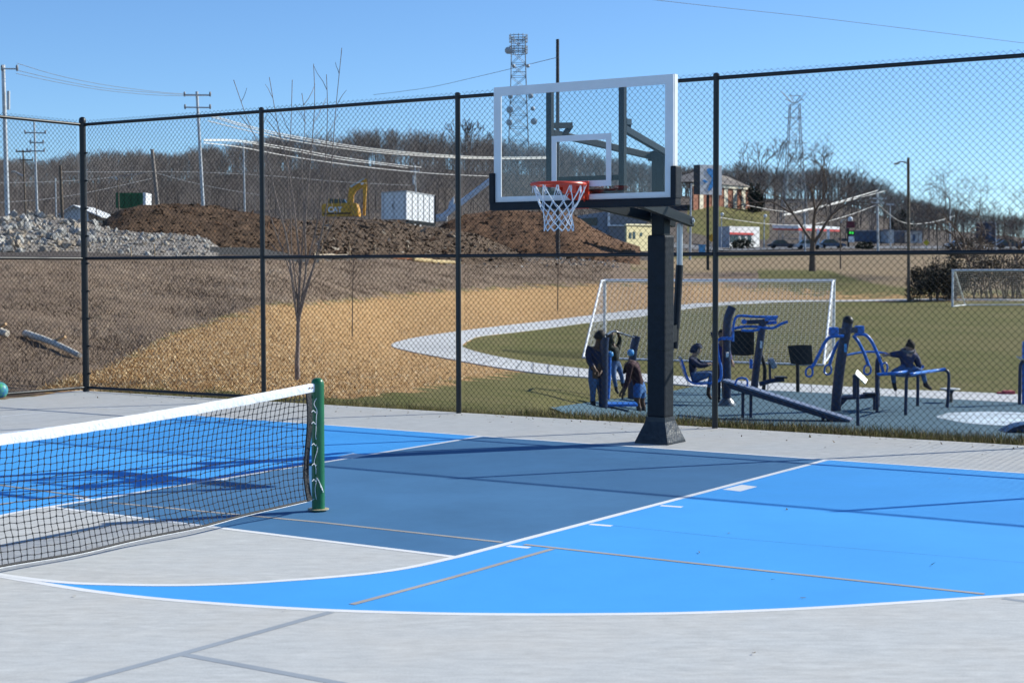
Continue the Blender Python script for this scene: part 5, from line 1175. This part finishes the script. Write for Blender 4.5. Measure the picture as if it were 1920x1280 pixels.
cables('low pale cable passing behind the excavator', [([(110,322),(200,323),(290,322),(400,324),(520,331),(640,341),(770,348)], [105,112,118,124,134,146,160]), ([(294,325),(350,340),(420,355),(500,368)], [118,124,130,138]), ([(0,343),(90,341),(180,336),(288,322)], [100,106,112,118]), ([(0,380),(90,373),(180,358),(288,334)], [100,106,112,118])], CABD, .6)
cables('three thin cables against the sky between the two left poles', [([(32,119),(110,142),(200,160),(300,173),(346,176)], [85,90,97,104,108]), ([(32,132),(110,150),(200,166),(300,175),(346,178)], [85,90,97,104,108]), ([(30,138),(110,155),(200,170),(300,179),(395,180)], [85,90,97,104,108])], CABD, .42)
cables('bright cables rising to the crossarm pole at right', [([(1470,402),(1520,391),(1580,376),(1646,357)], [215,222,228,235]), ([(1470,404),(1520,393.5),(1580,379),(1660,358)], [215,222,228,235]), ([(1490,399),(1540,388),(1600,371),(1640,359)], [215,222,228,235])], CAB, .85)
cables('lower pale cable right of the bare tree', [([(1350,408),(1440,420),(1520,421),(1590,404),(1644,384)], [200,208,218,228,235]), ([(1400,385),(1450,394),(1485,398)], [195,205,214]), ([(1646,383),(1690,416),(1740,418),(1790,405)], [235,240,246,254])], CAB, .5)
cables('single thin cable crossing the sky at the top right', [([(1200,-3),(1350,14),(1500,30),(1700,54),(1960,86)], [60,62,64,66,68])], CABD, .42)
cables('thin cable from the communications tower to the tall dark pole', [([(700,178),(800,165),(900,143),(1045,108)], [120,110,95,72])], CABD, .4)
# ------------------------------------------------------------------ bare trees and shrubs
def grow(p, d, L, r, depth, rnd, out, spread=.55, lean=.25, kids=(2, 3), shrink=.72):
    segs = 3; pts = [p.copy()]; dd = d.copy()
    for i in range(segs):
        dd = (dd+Vector((rnd.gauss(0,.10), rnd.gauss(0,.10), rnd.gauss(.02,.06)))).normalized(); p = p+dd*(L/segs); pts.append(p.copy())
    out.append((pts, [r*(1-.38*i/segs) for i in range(segs+1)]))
    if depth == 0: return
    for k in range(rnd.randint(*kids)):
        a = rnd.uniform(0, 6.28); u = dd.cross(Vector((math.cos(a), math.sin(a), .2))).normalized()
        nd_ = (dd+u*rnd.uniform(spread*.6, spread*1.3)+Vector((0,0,lean*rnd.random()))).normalized()
        st = pts[rnd.choice((2, 3, 3))]
        grow(st, nd_, L*shrink*rnd.uniform(.75, 1.15), r*.60, depth-1, rnd, out, spread, lean, kids, shrink)
def bare_tree(name, label, b, H, r, depth, seed, ma, spread=.55, lean=.25, kids=(2,3), trunk=.3, shrink=.74, d0=(0,0,1), sides=5, grp=None, minr=.006):
    rnd = random.Random(seed); out = []; b = Vector(b); d0 = Vector(d0).normalized()
    t = thing(name, label, 'tree', b, grp)
    tp = [b-Vector((0,0,.15)), b+d0*H*trunk*.5+Vector((rnd.gauss(0,.02)*H*.2, 0, 0)), b+d0*H*trunk]
    MB().tube(tp, [r*1.25, r, r*.85], 9).build('trunk', ma, t, True)
    n = rnd.randint(3, 4)
    for k in range(n):
        a = 6.28*k/n+rnd.uniform(-.4, .4); dd = (d0+Vector((math.cos(a), math.sin(a), 0))*spread*rnd.uniform(.6, 1.1)).normalized()
        grow(tp[-1]-d0*rnd.random()*H*.05, dd, H*(1-trunk)*.42, r*.62, depth, rnd, out, spread, lean, kids, shrink)
    m_ = MB()
    for pts, rs in out: m_.tube(pts, [max(x, minr) for x in rs], sides if rs[0] > minr*3 else 3, False)
    m_.build('crown', ma, t, kind='stuff'); return t
# young multi-stemmed tree just behind the fence
Yt = 24.0; b = on(558, Yt)
t = thing('young_tree', 'young bare multi-stemmed tree growing from the mulch behind the fence', 'tree', b)
fork = at(559, 606, Yt); MB().tube([b-Vector((0,0,.2)), at(557, 680, Yt), at(559, 640, Yt), fork], [.045,.037,.032,.030], 10).build('trunk', BARKP, t, True)
stems = [[(559,606),(552,560),(545,500),(536,440),(520,380),(500,300),(470,240),(438,150)], [(559,608),(560,560),(562,500),(556,430),(548,360),(535,290),(520,230),(505,145)], [(560,606),(566,560),(574,500),(572,430),(578,350),(585,270),(590,190),(588,120)],
         [(560,600),(570,560),(582,520),(598,460),(612,390),(622,300),(630,200),(641,90)], [(559,604),(556,540),(547,470),(545,400),(540,330),(545,250),(548,150)], [(560,600),(562,540),(566,470),(570,400),(566,310),(572,230),(566,175)],
         [(556,560),(544,510),(530,470),(512,420),(492,350),(476,280)], [(566,560),(580,520),(600,470),(618,430),(640,380),(655,330)], [(574,500),(590,440),(600,380),(610,300),(614,210),(612,140)]]
rnd = random.Random(21); tw = MB()
for k, st in enumerate(stems):
    dy = (rnd.uniform(-.5, .5)); n = len(st)
    P = arc_pts([at(x, y, Yt+dy*i/n) for i, (x, y) in enumerate(st)], 4)
    r0 = .021 if k < 4 else .014
    MB().tube(P, [max(.0055, r0*(1-i/len(P))**.8) for i in range(len(P))], 6).build('stem', BARKP, t, True)
    for i in range(6, len(P)-2, 2):
        if rnd.random() < .8:
            d = (P[i+1]-P[i]).normalized(); s = rnd.choice((-1, 1)); q = P[i]; L = rnd.uniform(.25, .75)*(1-.4*i/len(P))
            pts = [q]
            for j in range(3): q = q+(d*.8+Vector((s*.5+rnd.gauss(0,.12), rnd.gauss(0,.3), .12))).normalized()*L/3; pts.append(q)
            tw.tube(pts, [.006, .0052, .0045, .0035], 3, False)
tw.build('twigs', BARKP, t, kind='stuff')
# saplings on the mulch
for px, row, top, y0, lb, sd in ((660.5, 631, 400, 24, 'thin staked sapling on the mulch right of the young tree', 5), (1045.5, 583, 440, 60, 'thin far sapling standing below the net of the hoop', 6)):
    b = hit(px, row, y0); H = (row-top)/FPX*b.y; rnd = random.Random(sd); t = thing('sapling', lb, 'tree', b); r = 2.4/2*b.y/FPX
    P = arc_pts([b-Vector((0,0,.1)), b+Vector((.02,0,H*.35)), b+Vector((.05,0,H*.6)), b+Vector((.1,0,H))], 5); MB().tube(P, [r*(1-.75*i/len(P)) for i in range(len(P))], 7).build('trunk', BARK, t, True); m_ = MB()
    for i in range(7, len(P)):
        for s in (-1, 1):
            q = P[i]; d = Vector((s*rnd.uniform(.3,.7), rnd.gauss(0,.3), 1)).normalized(); m_.tube([q, q+d*H*.10, q+d*H*.2+Vector((0,0,H*.03))], [r*.4, r*.3, r*.15], 3, False)
    m_.build('crown', BARK, t, kind='stuff')
# larger bare trees at right
bare_tree('bare_tree', 'broad bare tree with a dark straight trunk on the brown field', on(1523, 158), 11.2, .30, 6, 3, BARK, .62, .20, (2,3), .26, .74, minr=.013)
bare_tree('bare_tree', 'spreading bare tree with twisted low limbs at far right', on(1815, 150), 8.6, .2, 6, 12, BARK, .95, .05, (2,3), .16, .76, d0=(.05,0,1), minr=.012)
bare_tree('bare_tree', 'smaller bare tree leaning out at the right edge', on(1905, 165), 7.5, .17, 6, 14, BARK, .9, .1, (2,3), .15, .75, minr=.012)
bare_tree('bare_tree', 'bare tree rising behind the brick building', on(1425, 392), 15, .35, 5, 15, BARK, .5, .3, (2,3), .25, .76, minr=.045)
bare_tree('bare_tree', 'lone bare tree crown standing on the hill crest left of the backboard', on(880, 452), 13, .3, 5, 16, BARK, .5, .3, (2,3), .3, .76, minr=.05)
# leafless hedge-like scrub, foliage built from many small leaves
def leafy(name, label, px0, px1, rtop, rbot, Y, dep, n, cols, size, cat='bush', stems=8, seed=1):
    rnd = random.Random(seed); c = on((px0+px1)/2, Y); t = thing(name, label, cat, c); hw = (px1-px0)/2*Y/FPX; H = at(px0, rtop, Y).z-c.z
    m_ = MB(); ms = [mat('leaf_%s_%d' % (name, i), q, .75, var=.2, scale=3) for i, q in enumerate(cols)]
    cl = [(rnd.uniform(-.85,.85), rnd.uniform(-1,1), rnd.uniform(.08,.85), rnd.uniform(.18,.42)) for _ in range(26)]
    for _ in range(n):
        u, v, w, s = rnd.choice(cl); d = Vector((rnd.gauss(0,1), rnd.gauss(0,1), rnd.gauss(0,1))).normalized()*(rnd.random()**.4)
        x = u+d.x*s; hh = w*(1-.45*abs(u)**2)+d.z*s*.8
        if hh < 0: continue
        p = c+Vector((x*hw, (v+d.y*s)*dep/2, hh*H)); a = Vector((rnd.gauss(0,1), rnd.gauss(0,1), rnd.gauss(0,1))).normalized()*size; b = a.cross(Vector((rnd.gauss(0,1), rnd.gauss(0,1), 1))).normalized()*size*.5
        m_.cur = rnd.randrange(len(cols)); m_.add([p-a, p+b, p+a, p-b], [(0,1,2,3)])
    m_.build('foliage', ms, t, kind='stuff'); st = MB()
    for k in range(stems):
        q = c+Vector((rnd.uniform(-.6,.6)*hw, rnd.uniform(-.3,.3)*dep, 0)); e = q+Vector((rnd.gauss(0,.3)*hw*.5, rnd.gauss(0,.3), H*rnd.uniform(.8,1.25))); st.tube([q, q.lerp(e,.5)+Vector((rnd.gauss(0,.2),0,0)), e], [.05,.03,.012], 4)
    st.build('stems', BARK, t, kind='stuff'); return t
leafy('dark_bush', 'big dark evergreen bush behind the far goal', 1700, 1812, 478, 570, 118, 5, 9000, [(.016,.019,.012), (.026,.024,.014), (.045,.035,.022), (.07,.052,.034)], .10, seed=2)
leafy('brown_scrub', 'brown tangled scrub around and behind the far goal', 1770, 2010, 470, 570, 122, 5, 7000, [(.10,.075,.05), (.15,.11,.075), (.06,.045,.03)], .11, seed=3, stems=30)
leafy('dark_shrub', 'low dark shrub on the roadside right of the price sign', 1604, 1638, 453, 466, 262, 3, 700, [(.02,.03,.016), (.03,.035,.02)], .22, 'bush', 3, 5)
leafy('dark_shrub', 'dark shrub in front of the white roadside shop', 1372, 1412, 446, 464, 285, 3, 900, [(.03,.028,.022), (.05,.04,.03)], .22, 'bush', 6, 6)
leafy('brown_scrub', 'pale brown scrub below the spreading bare tree', 1770, 1860, 440, 476, 205, 4, 1600, [(.20,.15,.10), (.14,.10,.07)], .18, 'bush', 14, 7)
leafy('dark_evergreen', 'dark evergreen clump beyond the crossarm pole', 1670, 1715, 392, 440, 372, 6, 1600, [(.012,.022,.016), (.02,.03,.02)], .45, 'tree', 2, 8)
leafy('dark_evergreen', 'dark evergreen beside the brick building', 1403, 1430, 335, 378, 386, 5, 1200, [(.012,.02,.014), (.02,.028,.018)], .45, 'tree', 2, 9)
# the wooded hill
rnd = random.Random(99); wood = MB(); WV = []; WF = []; WM = []
TOPROW = [(-600,300),(0,292),(100,296),(150,278),(230,276),(330,282),(420,262),(500,246),(600,240),(700,236),(780,228),(860,226),(900,238),(960,255),(1050,262),(1120,280),(1200,300),(1270,302),(1330,318),(1380,300),(1420,296),(1480,312),(1540,308),(1600,304),(1640,325),(1680,345),(1720,372),(1780,385),(1850,398),(1920,405),(2600,420)]
def spike(a, b, r, mi):
    d = (b-a); L = d.length
    if L < 1e-6: return
    d /= L; u = d.cross(Vector((.3,.9,.2))).normalized(); v = d.cross(u); k = len(WV)
    WV.extend([tuple(a+u*r), tuple(a-u*r*.5+v*r*.87), tuple(a-u*r*.5-v*r*.87), tuple(b)]); WF.extend([(k,k+1,k+3), (k+1,k+2,k+3), (k+2,k,k+3)]); WM.extend([mi]*3)
NT = 0
while NT < 2500:
    px = rnd.uniform(-420, 2250)
    Y = rnd.choice((rnd.uniform(235, 330), rnd.uniform(300, 400), rnd.uniform(380, 465), rnd.uniform(440, 475), rnd.uniform(440, 475)))
    if px > 1230 and Y < 345: continue
    if 1225 < px < 1445 and Y < 402: continue
    if px < 1230 and Y < 260 and rnd.random() < .4: continue
    b = on(px, Y); H = rnd.uniform(8, 13); mr = ip(TOPROW, px)
    lim = mr-rnd.uniform(-4, 6); Hm = (at(px, lim, Y).z-b.z); H = min(H, Hm)
    if H < 3.5: continue
    NT += 1; mi = rnd.choice((0,0,1,1,2)); tr = .085*H/10*Y/400; lean = Vector((rnd.gauss(0,.05), rnd.gauss(0,.05), 1))
    spike(b, b+lean*H*.72, tr*1.7, mi); nb = 11
    for i in range(nb):
        f = (.06 if px > 1560 and i < 4 else .20)+.50*i/nb; q = b+lean*H*f; a = rnd.uniform(0, 6.28); L = H*(.98-f)*rnd.uniform(.62, .92)
        sp = .75-.45*i/nb; e = q+Vector((math.cos(a)*sp, math.sin(a)*sp, .85)).normalized()*L; spike(q, e, tr*.6, mi)
        for j in range(10):
            g = rnd.uniform(.25, .97); s = q.lerp(e, g); aa = rnd.uniform(0, 6.28); tl = L*rnd.uniform(.16, .40); w2 = rnd.uniform(.3, .95)
            spike(s, s+Vector((math.cos(aa)*w2, math.sin(aa)*w2, .55)).normalized()*tl, tr*.36, mi)
me_ = bpy.data.meshes.new('woodland'); me_.from_pydata(WV, [], WF)
for q in (mat('wood_grey', (.185,.165,.155), .9), mat('wood_brown', (.135,.115,.106), .9), mat('wood_dark', (.080,.068,.063), .9)): me_.materials.append(q)
me_.polygons.foreach_set('material_index', WM); wo = bpy.data.objects.new('woodland', me_); C.objects.link(wo); tag(wo, 'leafless grey-brown wood covering the hill', 'wood', kind='stuff')

# ------------------------------------------------------------------ ground cover that nobody could count
def blades(name, label, cat, n, pick, h, w, cols, lean=.5, seed=1, clump=False):
    rnd = random.Random(seed); V_ = []; F_ = []; M_ = []
    while len(F_) < n:
        p = pick(rnd)
        if p is None: continue
        p, s = p; hh = h*rnd.uniform(.4, 1.15)*s; a = rnd.uniform(0, 6.28); ww = w*s
        u = Vector((math.cos(a), math.sin(a), 0))*ww; l = Vector((rnd.gauss(0, lean), rnd.gauss(0, lean), 1)).normalized()*hh; k = len(V_)
        V_.extend([tuple(p-u), tuple(p+u), tuple(p+l)]); F_.append((k, k+1, k+2)); M_.append(rnd.randrange(len(cols)) if not clump else max(0, min(len(cols)-1, int((.5+1.1*noise.noise((p.x*.45, p.y*.3, 5))+rnd.gauss(0,.16))*len(cols)))))
    me_ = bpy.data.meshes.new(name); me_.from_pydata(V_, [], F_)
    for i, c in enumerate(cols): me_.materials.append(mat('%s_tint_%d' % (name, i), c, .9, spec=.1))
    me_.polygons.foreach_set('material_index', M_); o = bpy.data.objects.new(name, me_); C.objects.link(o); return tag(o, label, cat, kind='stuff')
def pk_strip(r):
    x = r.uniform(-9.8, 9.5); y = FY+.075+abs(r.gauss(0, .48 if x > -3 else .28))
    if y > FY+1.15: return None
    p = cw(x, y); dens = 1 if x > -4.5 else .55
    if r.random() > dens: return None
    return Vector((p.x, p.y, tz(p.x, p.y)-.01)), r.uniform(.6, 1.3)*(1.15 if x > -3 else .8)
blades('verge_grass', 'short half-dry grass along the foot of the fence', 'grass', 60000, pk_strip, .125, .0042, [(.17,.16,.055), (.27,.22,.10), (.12,.13,.038), (.34,.27,.15), (.08,.06,.03)], .5, 2)
def on_slab(p):
    d = p.x*CR.x+p.y*CF.x+CX; e = p.x*CR.y+p.y*CF.y+CY; return d > -10.1 and e < 2.0
def pk_weed(r):
    px = r.uniform(-60, 1150); f = r.random()
    row = ip(CREST, px)+2+f*(ip(MULCH_TOP, px)-ip(CREST, px)-2)
    if px < 170: row = r.uniform(490, 735)
    if row > ip(MULCH_TOP, px)+r.gauss(0, 5): return None
    Y0 = ip([(0,20.5),(165,22),(500,40),(740,70),(1150,105)], px); p = FASTHIT(px, row)
    if p is None or p.y < Y0*.98 or on_slab(p): return None
    if noise.noise((p.x*.35, p.y*.25, 1)) < r.uniform(-.6, .15): return None
    return p, min(2.2, .7+p.y/70)
_cache = {}
def FASTHIT(px, row):
    kx, ky = int(px//6), int(row//2)
    if (kx, ky) not in _cache: _cache[(kx, ky)] = hit(kx*6+3, ky*2+1, 20.5, 160)
    p = _cache[(kx, ky)]
    if p.y > 155: return None
    q = at(px, row, p.y+random.uniform(-.04, .04)*p.y*.5); return Vector((q.x, q.y, tz(q.x, q.y)))
blades('dry_weeds', 'dry grey-brown weeds covering the bank', 'weeds', 32000, pk_weed, .13, .009, [(.14,.10,.072), (.20,.148,.108), (.275,.205,.15), (.36,.275,.20), (.47,.37,.27)], 1.5, 3, True)
OUT_NEAR = [(736,651),(760,658),(820,670),(900,685),(1000,700),(1085,708),(1400,730)]; OUT_FAR = [(736,651),(742,643),(790,632),(860,622),(1000,605),(1130,589),(1345,567)]
def pk_mul(r):
    px = r.uniform(60, 1300); a, b = ip(MULCH_TOP, px), ip(MULCH_BOT, px)
    if b-a < 6: return None
    row = r.uniform(a, b); p = FASTHIT(px, row)
    if p is None or p.y < 19 or on_slab(p): return None
    if px > 734 and ip(OUT_FAR, px) < row < ip(OUT_NEAR, px): return None
    return p+Vector((0,0,.005)), min(2.0, .8+p.y/60)
blades('straw_mulch', 'loose golden straw mulch on the slope', 'mulch', 42000, pk_mul, .075, .008, [(.58,.385,.185), (.70,.51,.28), (.46,.28,.125), (.28,.16,.075), (.80,.65,.42)], 2.2, 4)
def pk_lit(r):
    x = r.uniform(-9.7, 9); y = FY-abs(r.gauss(0, .5))-.02
    if r.random() < .12: y = r.uniform(-12, 1.8)
    return cw(x, y, .006), r.uniform(.6, 1.2)
blades('leaf_litter', 'scattered bits of dry leaf and straw on the court', 'litter', 420, pk_lit, .035, .012, [(.20,.13,.06), (.12,.08,.04), (.30,.22,.12)], 4, 6)
# ------------------------------------------------------------------ people at the outdoor gym
def person(label, K, s, mats, face=(0,-1,0), hair=None, hood=None, hand_dir=None, curl=.5, bulk=1.0, shorts=False):
    V_, E_, Rr, Z_ = [], [], [], []
    def v(p, r, par=None, z=1, r2=None):
        V_.append(Vector(p)); Rr.append((r*s, (r2 or r)*s)); Z_.append(z)
        if par is not None: E_.append((par, len(V_)-1))
        return len(V_)-1
    face = Vector(face).normalized(); pel, chest, neck, head = K['pel'], K['chest'], K['neck'], K['head']
    spine = (chest-pel).normalized()
    i_p = v(pel, .125*bulk, None, 2, .105); i_w = v(pel.lerp(chest, .45), .118*bulk, i_p, 1, .10); i_c = v(chest, .135*bulk, i_w, 1, .11)
    i_n = v(neck, .052, i_c, 0); hd = (head-neck).normalized()
    i_h0 = v(head-hd*.055*s+face*.01*s, .074, i_n, 0); i_h1 = v(head+hd*.03*s, .090, i_h0, 0); i_h2 = v(head+hd*.085*s-face*.01*s, .062, i_h1, 0)
    v(head-hd*.01*s+face*.105*s, .016, i_h1, 0)
    sd = face.cross(hd).normalized()
    for q in (-1, 1): v(head+sd*q*.093*s-face*.01*s, .018, i_h1, 0)
    for q in 'LR':
        sh, el, wr = K['s'+q], K['e'+q], K['w'+q]
        a = v(sh, .066*bulk, i_c, 1); b = v(sh.lerp(el, .5), .056*bulk, a, 1); c = v(el, .048*bulk, b, 1); d = v(el.lerp(wr, .5), .043*bulk, c, 1); e = v(wr, .030, d, 0)
        hdv = (wr-el).normalized(); pm_ = v(wr+hdv*.065*s, .034, e, 0, .022); u = hdv.cross(face if abs(hdv.dot(face)) < .9 else Vector((0,0,1))).normalized(); w = hdv.cross(u)
        for k, (o, l) in enumerate(((-.030, .068), (-.010, .080), (.011, .075), (.030, .058))):
            f1 = v(wr+hdv*.105*s+u*o*s, .0105, pm_, 0); f2 = v(wr+hdv*(.105+l*.5)*s+u*o*s+w*curl*.02*s, .0095, f1, 0); v(wr+hdv*(.105+l*(1-curl*.4))*s+u*o*1.02*s+w*curl*.05*s, .008, f2, 0)
        t1 = v(wr+hdv*.035*s-u*.040*s, .012, e, 0); v(wr+hdv*.085*s-u*.062*s+w*.02*s, .0095, t1, 0)
        hp_, kn, an, to = K['h'+q], K['k'+q], K['a'+q], K['t'+q]
        a = v(hp_, .092*bulk, i_p, 2); b = v(hp_.lerp(kn, .45), .082*bulk, a, 2); c = v(kn, .060, b, 0 if shorts else 2); d = v(kn.lerp(an, .4), .056, c, 0 if shorts else 2); e = v(an, .042, d, 3)
        v(an+(an-to)*.3+Vector((0,0,-.03*s)), .036, e, 3); f = v(an.lerp(to, .6), .040, e, 3); v(to, .032, f, 3)
    me_ = bpy.data.meshes.new('body'); me_.from_pydata([tuple(p) for p in V_], E_, [])
    o = bpy.data.objects.new('body', me_); C.objects.link(o); mo = o.modifiers.new('skin', 'SKIN'); mo.use_smooth_shade = True; sv = me_.skin_vertices
    sv = me_.skin_vertices[0] if len(me_.skin_vertices) else None
    if sv is None:
        bpy.context.view_layer.objects.active = o; me_.skin_vertices  # created with the modifier
    lay = me_.skin_vertices[0]
    for i, r in enumerate(Rr): lay.data[i].radius = r; lay.data[i].use_root = (i == 0)
    sub = o.modifiers.new('sub', 'SUBSURF'); sub.levels = 2; sub.render_levels = 2
    dg = bpy.context.evaluated_depsgraph_get(); dg.update(); ev = o.evaluated_get(dg); nm = bpy.data.meshes.new_from_object(ev)
    bpy.data.objects.remove(o); base_ = Vector((pel.x, pel.y, min(K['aL'].z, K['aR'].z)-.06))
    t = thing('person', label, 'person', base_); B = bpy.data.objects.new('body', nm); nm.transform(Matrix.Translation(-base_)); C.objects.link(B); B.parent = t; B['label'] = label
    nm.materials.clear()
    for x in mats: nm.materials.append(x)
    P = [p-base_ for p in V_]; seg = [(P[a], P[b], Z_[b], Z_[a]) for a, b in E_]; mi = []
    for f in nm.polygons:
        c = f.center; best = 9; z = 1
        for a, b, zb, za in seg:
            ab = b-a; tt = max(0, min(1, (c-a).dot(ab)/max(1e-9, ab.length_squared))); d = (c-a-ab*tt).length
            if d < best: best = d; z = zb if (tt > .5 or zb == za) else za
        mi.append(z)
    nm.polygons.foreach_set('material_index', mi); nm.polygons.foreach_set('use_smooth', [True]*len(nm.polygons))
    if hair or hood:
        m_ = MB(); R = (.108 if hair else .138)*s; n = 14; hdn = hd; back = -face
        ax = (sd, back, hdn); k0 = []
        for i in range(8):
            th = math.pi*(.74 if hood else .62)*i/7
            for j in range(n):
                ph = 2*math.pi*j/n; st = math.sin(th); y = st*math.sin(ph)
                lim = 1.0 if (y > -.25 or th < .9) else .93
                p = head+hdn*(.02*s)+sd*(st*math.cos(ph)*R*.95)+back*(y*R*lim+.012*s)+hdn*(math.cos(th)*R*1.06); k0.append(p+Vector((noise.noise(p*40),0,noise.noise(p*37)))*.006*s)
        if hair == 'front_open' or True:
            fs = [(i*n+j, i*n+(j+1) % n, (i+1)*n+(j+1) % n, (i+1)*n+j) for i in range(7) for j in range(n) if not (i >= 4 and math.sin(2*math.pi*(j+.5)/n) < -.35)]
        m_.add(k0, fs); m_.build('hood' if hood else 'hair', hood or hair, t, True)
    return t
SK1 = mat('dark_brown_skin', (.095,.050,.030), .55); SK2 = mat('brown_skin', (.22,.125,.08), .55); SK3 = mat('fair_skin', (.42,.26,.19), .55)
NV = mat('navy_jacket', (.014,.020,.052), .8, var=.4, scale=9, bump=.5, bscale=14); JN_ = mat('blue_jeans', (.065,.125,.25), .85, var=.25, scale=12); JL = mat('light_jeans', (.12,.20,.32), .85, var=.25, scale=12)
BLKS = mat('black_shoes', (.012,.012,.014), .6); HAIRB = mat('black_hair', (.010,.008,.008), .7); MAR = mat('dark_maroon_top', (.035,.010,.014), .85, var=.5, scale=5); GRN = mat('black_green_top', (.016,.022,.018), .85, var=.4, scale=8)
SHB = mat('blue_shorts', (.05,.15,.36), .8, var=.15, scale=9); PUR = mat('purple_coat', (.045,.028,.13), .8, var=.4, scale=6); FUR = mat('grey_fur_hood', (.16,.15,.16), .9, var=.5, scale=30, bump=1, bscale=40); BRB = mat('brown_boots', (.045,.022,.014), .7)
def KP(Y, d):
    K = {}
    for k, q in d.items(): K[k] = at(q[0], q[1], Y+(q[2] if len(q) > 2 else 0))
    return K
# 1 standing man, back half turned, behind the left post
Y = base(1118, 766).y+.25
K = KP(Y, dict(pel=(1119,697), chest=(1117,667), neck=(1121,646), head=(1125,632), sL=(1106,656,.05), sR=(1130,655,.1), eL=(1104,677,-.1), eR=(1131,678,.1), wL=(1115,692,-.25), wR=(1127,694,-.1), hL=(1112,700), hR=(1125,700,.05), kL=(1112,730,-.05), kR=(1126,730,.05), aL=(1111,758), aR=(1128,758,.1), tL=(1116,764,-.12), tR=(1133,763,0)))
person('standing man in dark hooded jacket and blue jeans behind the left navy post', K, 1.06, [SK1, NV, JN_, BLKS], (.8,.5,0), hair=HAIRB, bulk=1.3)
# 2 child hanging from the bar
Y = base(1150, 757).y+.35
K = KP(Y, dict(pel=(1154,683), chest=(1152,658), neck=(1149,645), head=(1144,635), sL=(1142,649,-.1), sR=(1160,648,.1), eL=(1146,636,-.25), eR=(1163,636,.1), wL=(1149,626,-.15), wR=(1160,628,.0), hL=(1150,685,-.05), hR=(1159,685,.05), kL=(1151,707,-.15), kR=(1165,702,.0), aL=(1156,730,-.05), aR=(1168,722,.1), tL=(1159,738,-.15), tR=(1174,728,.05)))
person('child in dark top and jeans hanging from the chin-up bar', K, .84, [SK1, GRN, JN_, BLKS], (-.6,-.5,-.2), hair=HAIRB, curl=1.0)
# 3 person bent forward beside the padded pole
Y = base(1200, 772).y-.1
K = KP(Y, dict(pel=(1200,729), chest=(1189,690), neck=(1181,678), head=(1176,688,-.05), sL=(1182,684,-.22), sR=(1192,680,.22), eL=(1177,712,-.22), eR=(1180,710,.2), wL=(1170,733,-.2), wR=(1168,730,.15), hL=(1196,731,-.09), hR=(1204,731,.09), kL=(1194,751,-.12), kR=(1203,751,.08), aL=(1200,770,-.12), aR=(1208,767,.1), tL=(1192,775,-.18), tR=(1201,772,.05)))
person('person in dark maroon top and blue shorts bending forward beside the padded pole', K, .98, [SK1, MAR, SHB, BLKS], (-.7,-.2,-.7), hair=HAIRB, bulk=1.15, shorts=True)
# 4 child on the swing seat
Y = base(1363, 763).y-.3
K = KP(Y, dict(pel=(1298,707), chest=(1298,683), neck=(1301,668), head=(1306,656), sL=(1296,676,-.14), sR=(1303,675,.14), eL=(1312,686,-.16), eR=(1316,684,.15), wL=(1332,683,-.1), wR=(1334,681,.12), hL=(1301,708,-.08), hR=(1302,707,.08), kL=(1334,700,-.1), kR=(1337,698,.1), aL=(1327,738,-.1), aR=(1338,735,.12), tL=(1334,749,-.12), tR=(1346,745,.1)))
person('child in navy hooded coat sitting in the blue swing seat', K, .94, [SK3, NV, JN_, BRB], (.95,-.3,-.1), hood=mat('navy_hood', (.03,.04,.075), .85, var=.4, scale=14), bulk=1.4)
# 5 person in purple behind the posts
Y = base(1363, 763).y+.75
K = KP(Y, dict(pel=(1352,690), chest=(1353,658), neck=(1353,640), head=(1354,628), sL=(1344,648,0), sR=(1363,648,.05), eL=(1341,668,-.1), eR=(1368,668,-.1), wL=(1348,680,-.2), wR=(1372,678,-.25), hL=(1348,693), hR=(1357,693), kL=(1347,717,-.05), kR=(1357,717,-.05), aL=(1347,742), aR=(1358,742), tL=(1349,748,-.15), tR=(1361,748,-.15)))
for q in ('aL', 'aR', 'tL', 'tR'): K[q].z = tz(K[q].x, K[q].y)+(.10 if q[0] == 'a' else .06)
person('person in purple coat standing half hidden behind the fence post', K, .95, [SK2, PUR, mat('dark_trousers', (.02,.02,.035), .8), BLKS], (.2,-.9,-.1), hair=HAIRB, bulk=1.1)
# 6 child astride the bars, seen from behind
Y = (Ya+Yb2)/2+.12
K = KP(Y, dict(pel=(1702,693), chest=(1701,673), neck=(1703,659), head=(1706,650.5), sL=(1690,664,-.03), sR=(1716,668,0), eL=(1678,664,-.02), eR=(1722,681,-.02), wL=(1668,665,.05), wR=(1724,693,.0), hL=(1694,696), hR=(1710,696), kL=(1674,698,-.25), kR=(1730,698,-.22), aL=(1677,724,-.1), aR=(1736,722,-.1), tL=(1680,733,-.12), tR=(1747,730,-.05)))
t6 = person('child in navy winter coat sitting astride the low blue bars, seen from behind', K, .98, [SK3, mat('slate_navy_coat', (.022,.032,.085), .7, var=.4, scale=7, bump=.5, bscale=14), JN_, mat('dark_snow_boots', (.016,.014,.018), .8)], (.1,.95,-.2), hair=mat('dark_brown_hair', (.022,.014,.010), .7), bulk=1.5)
MB().ball(K['head']+Vector((-.01,0,.125)), .045, 10, 7).build('hair_bun', MAT['dark_brown_hair'], t6, True)
MB().tube([K['neck']+Vector((math.cos(a)*.125, math.sin(a)*.10, .02+.03*math.sin(a))) for a in [i*math.pi/8 for i in range(17)]], .04, 8, False).build('fur_collar', FUR, t6, True)
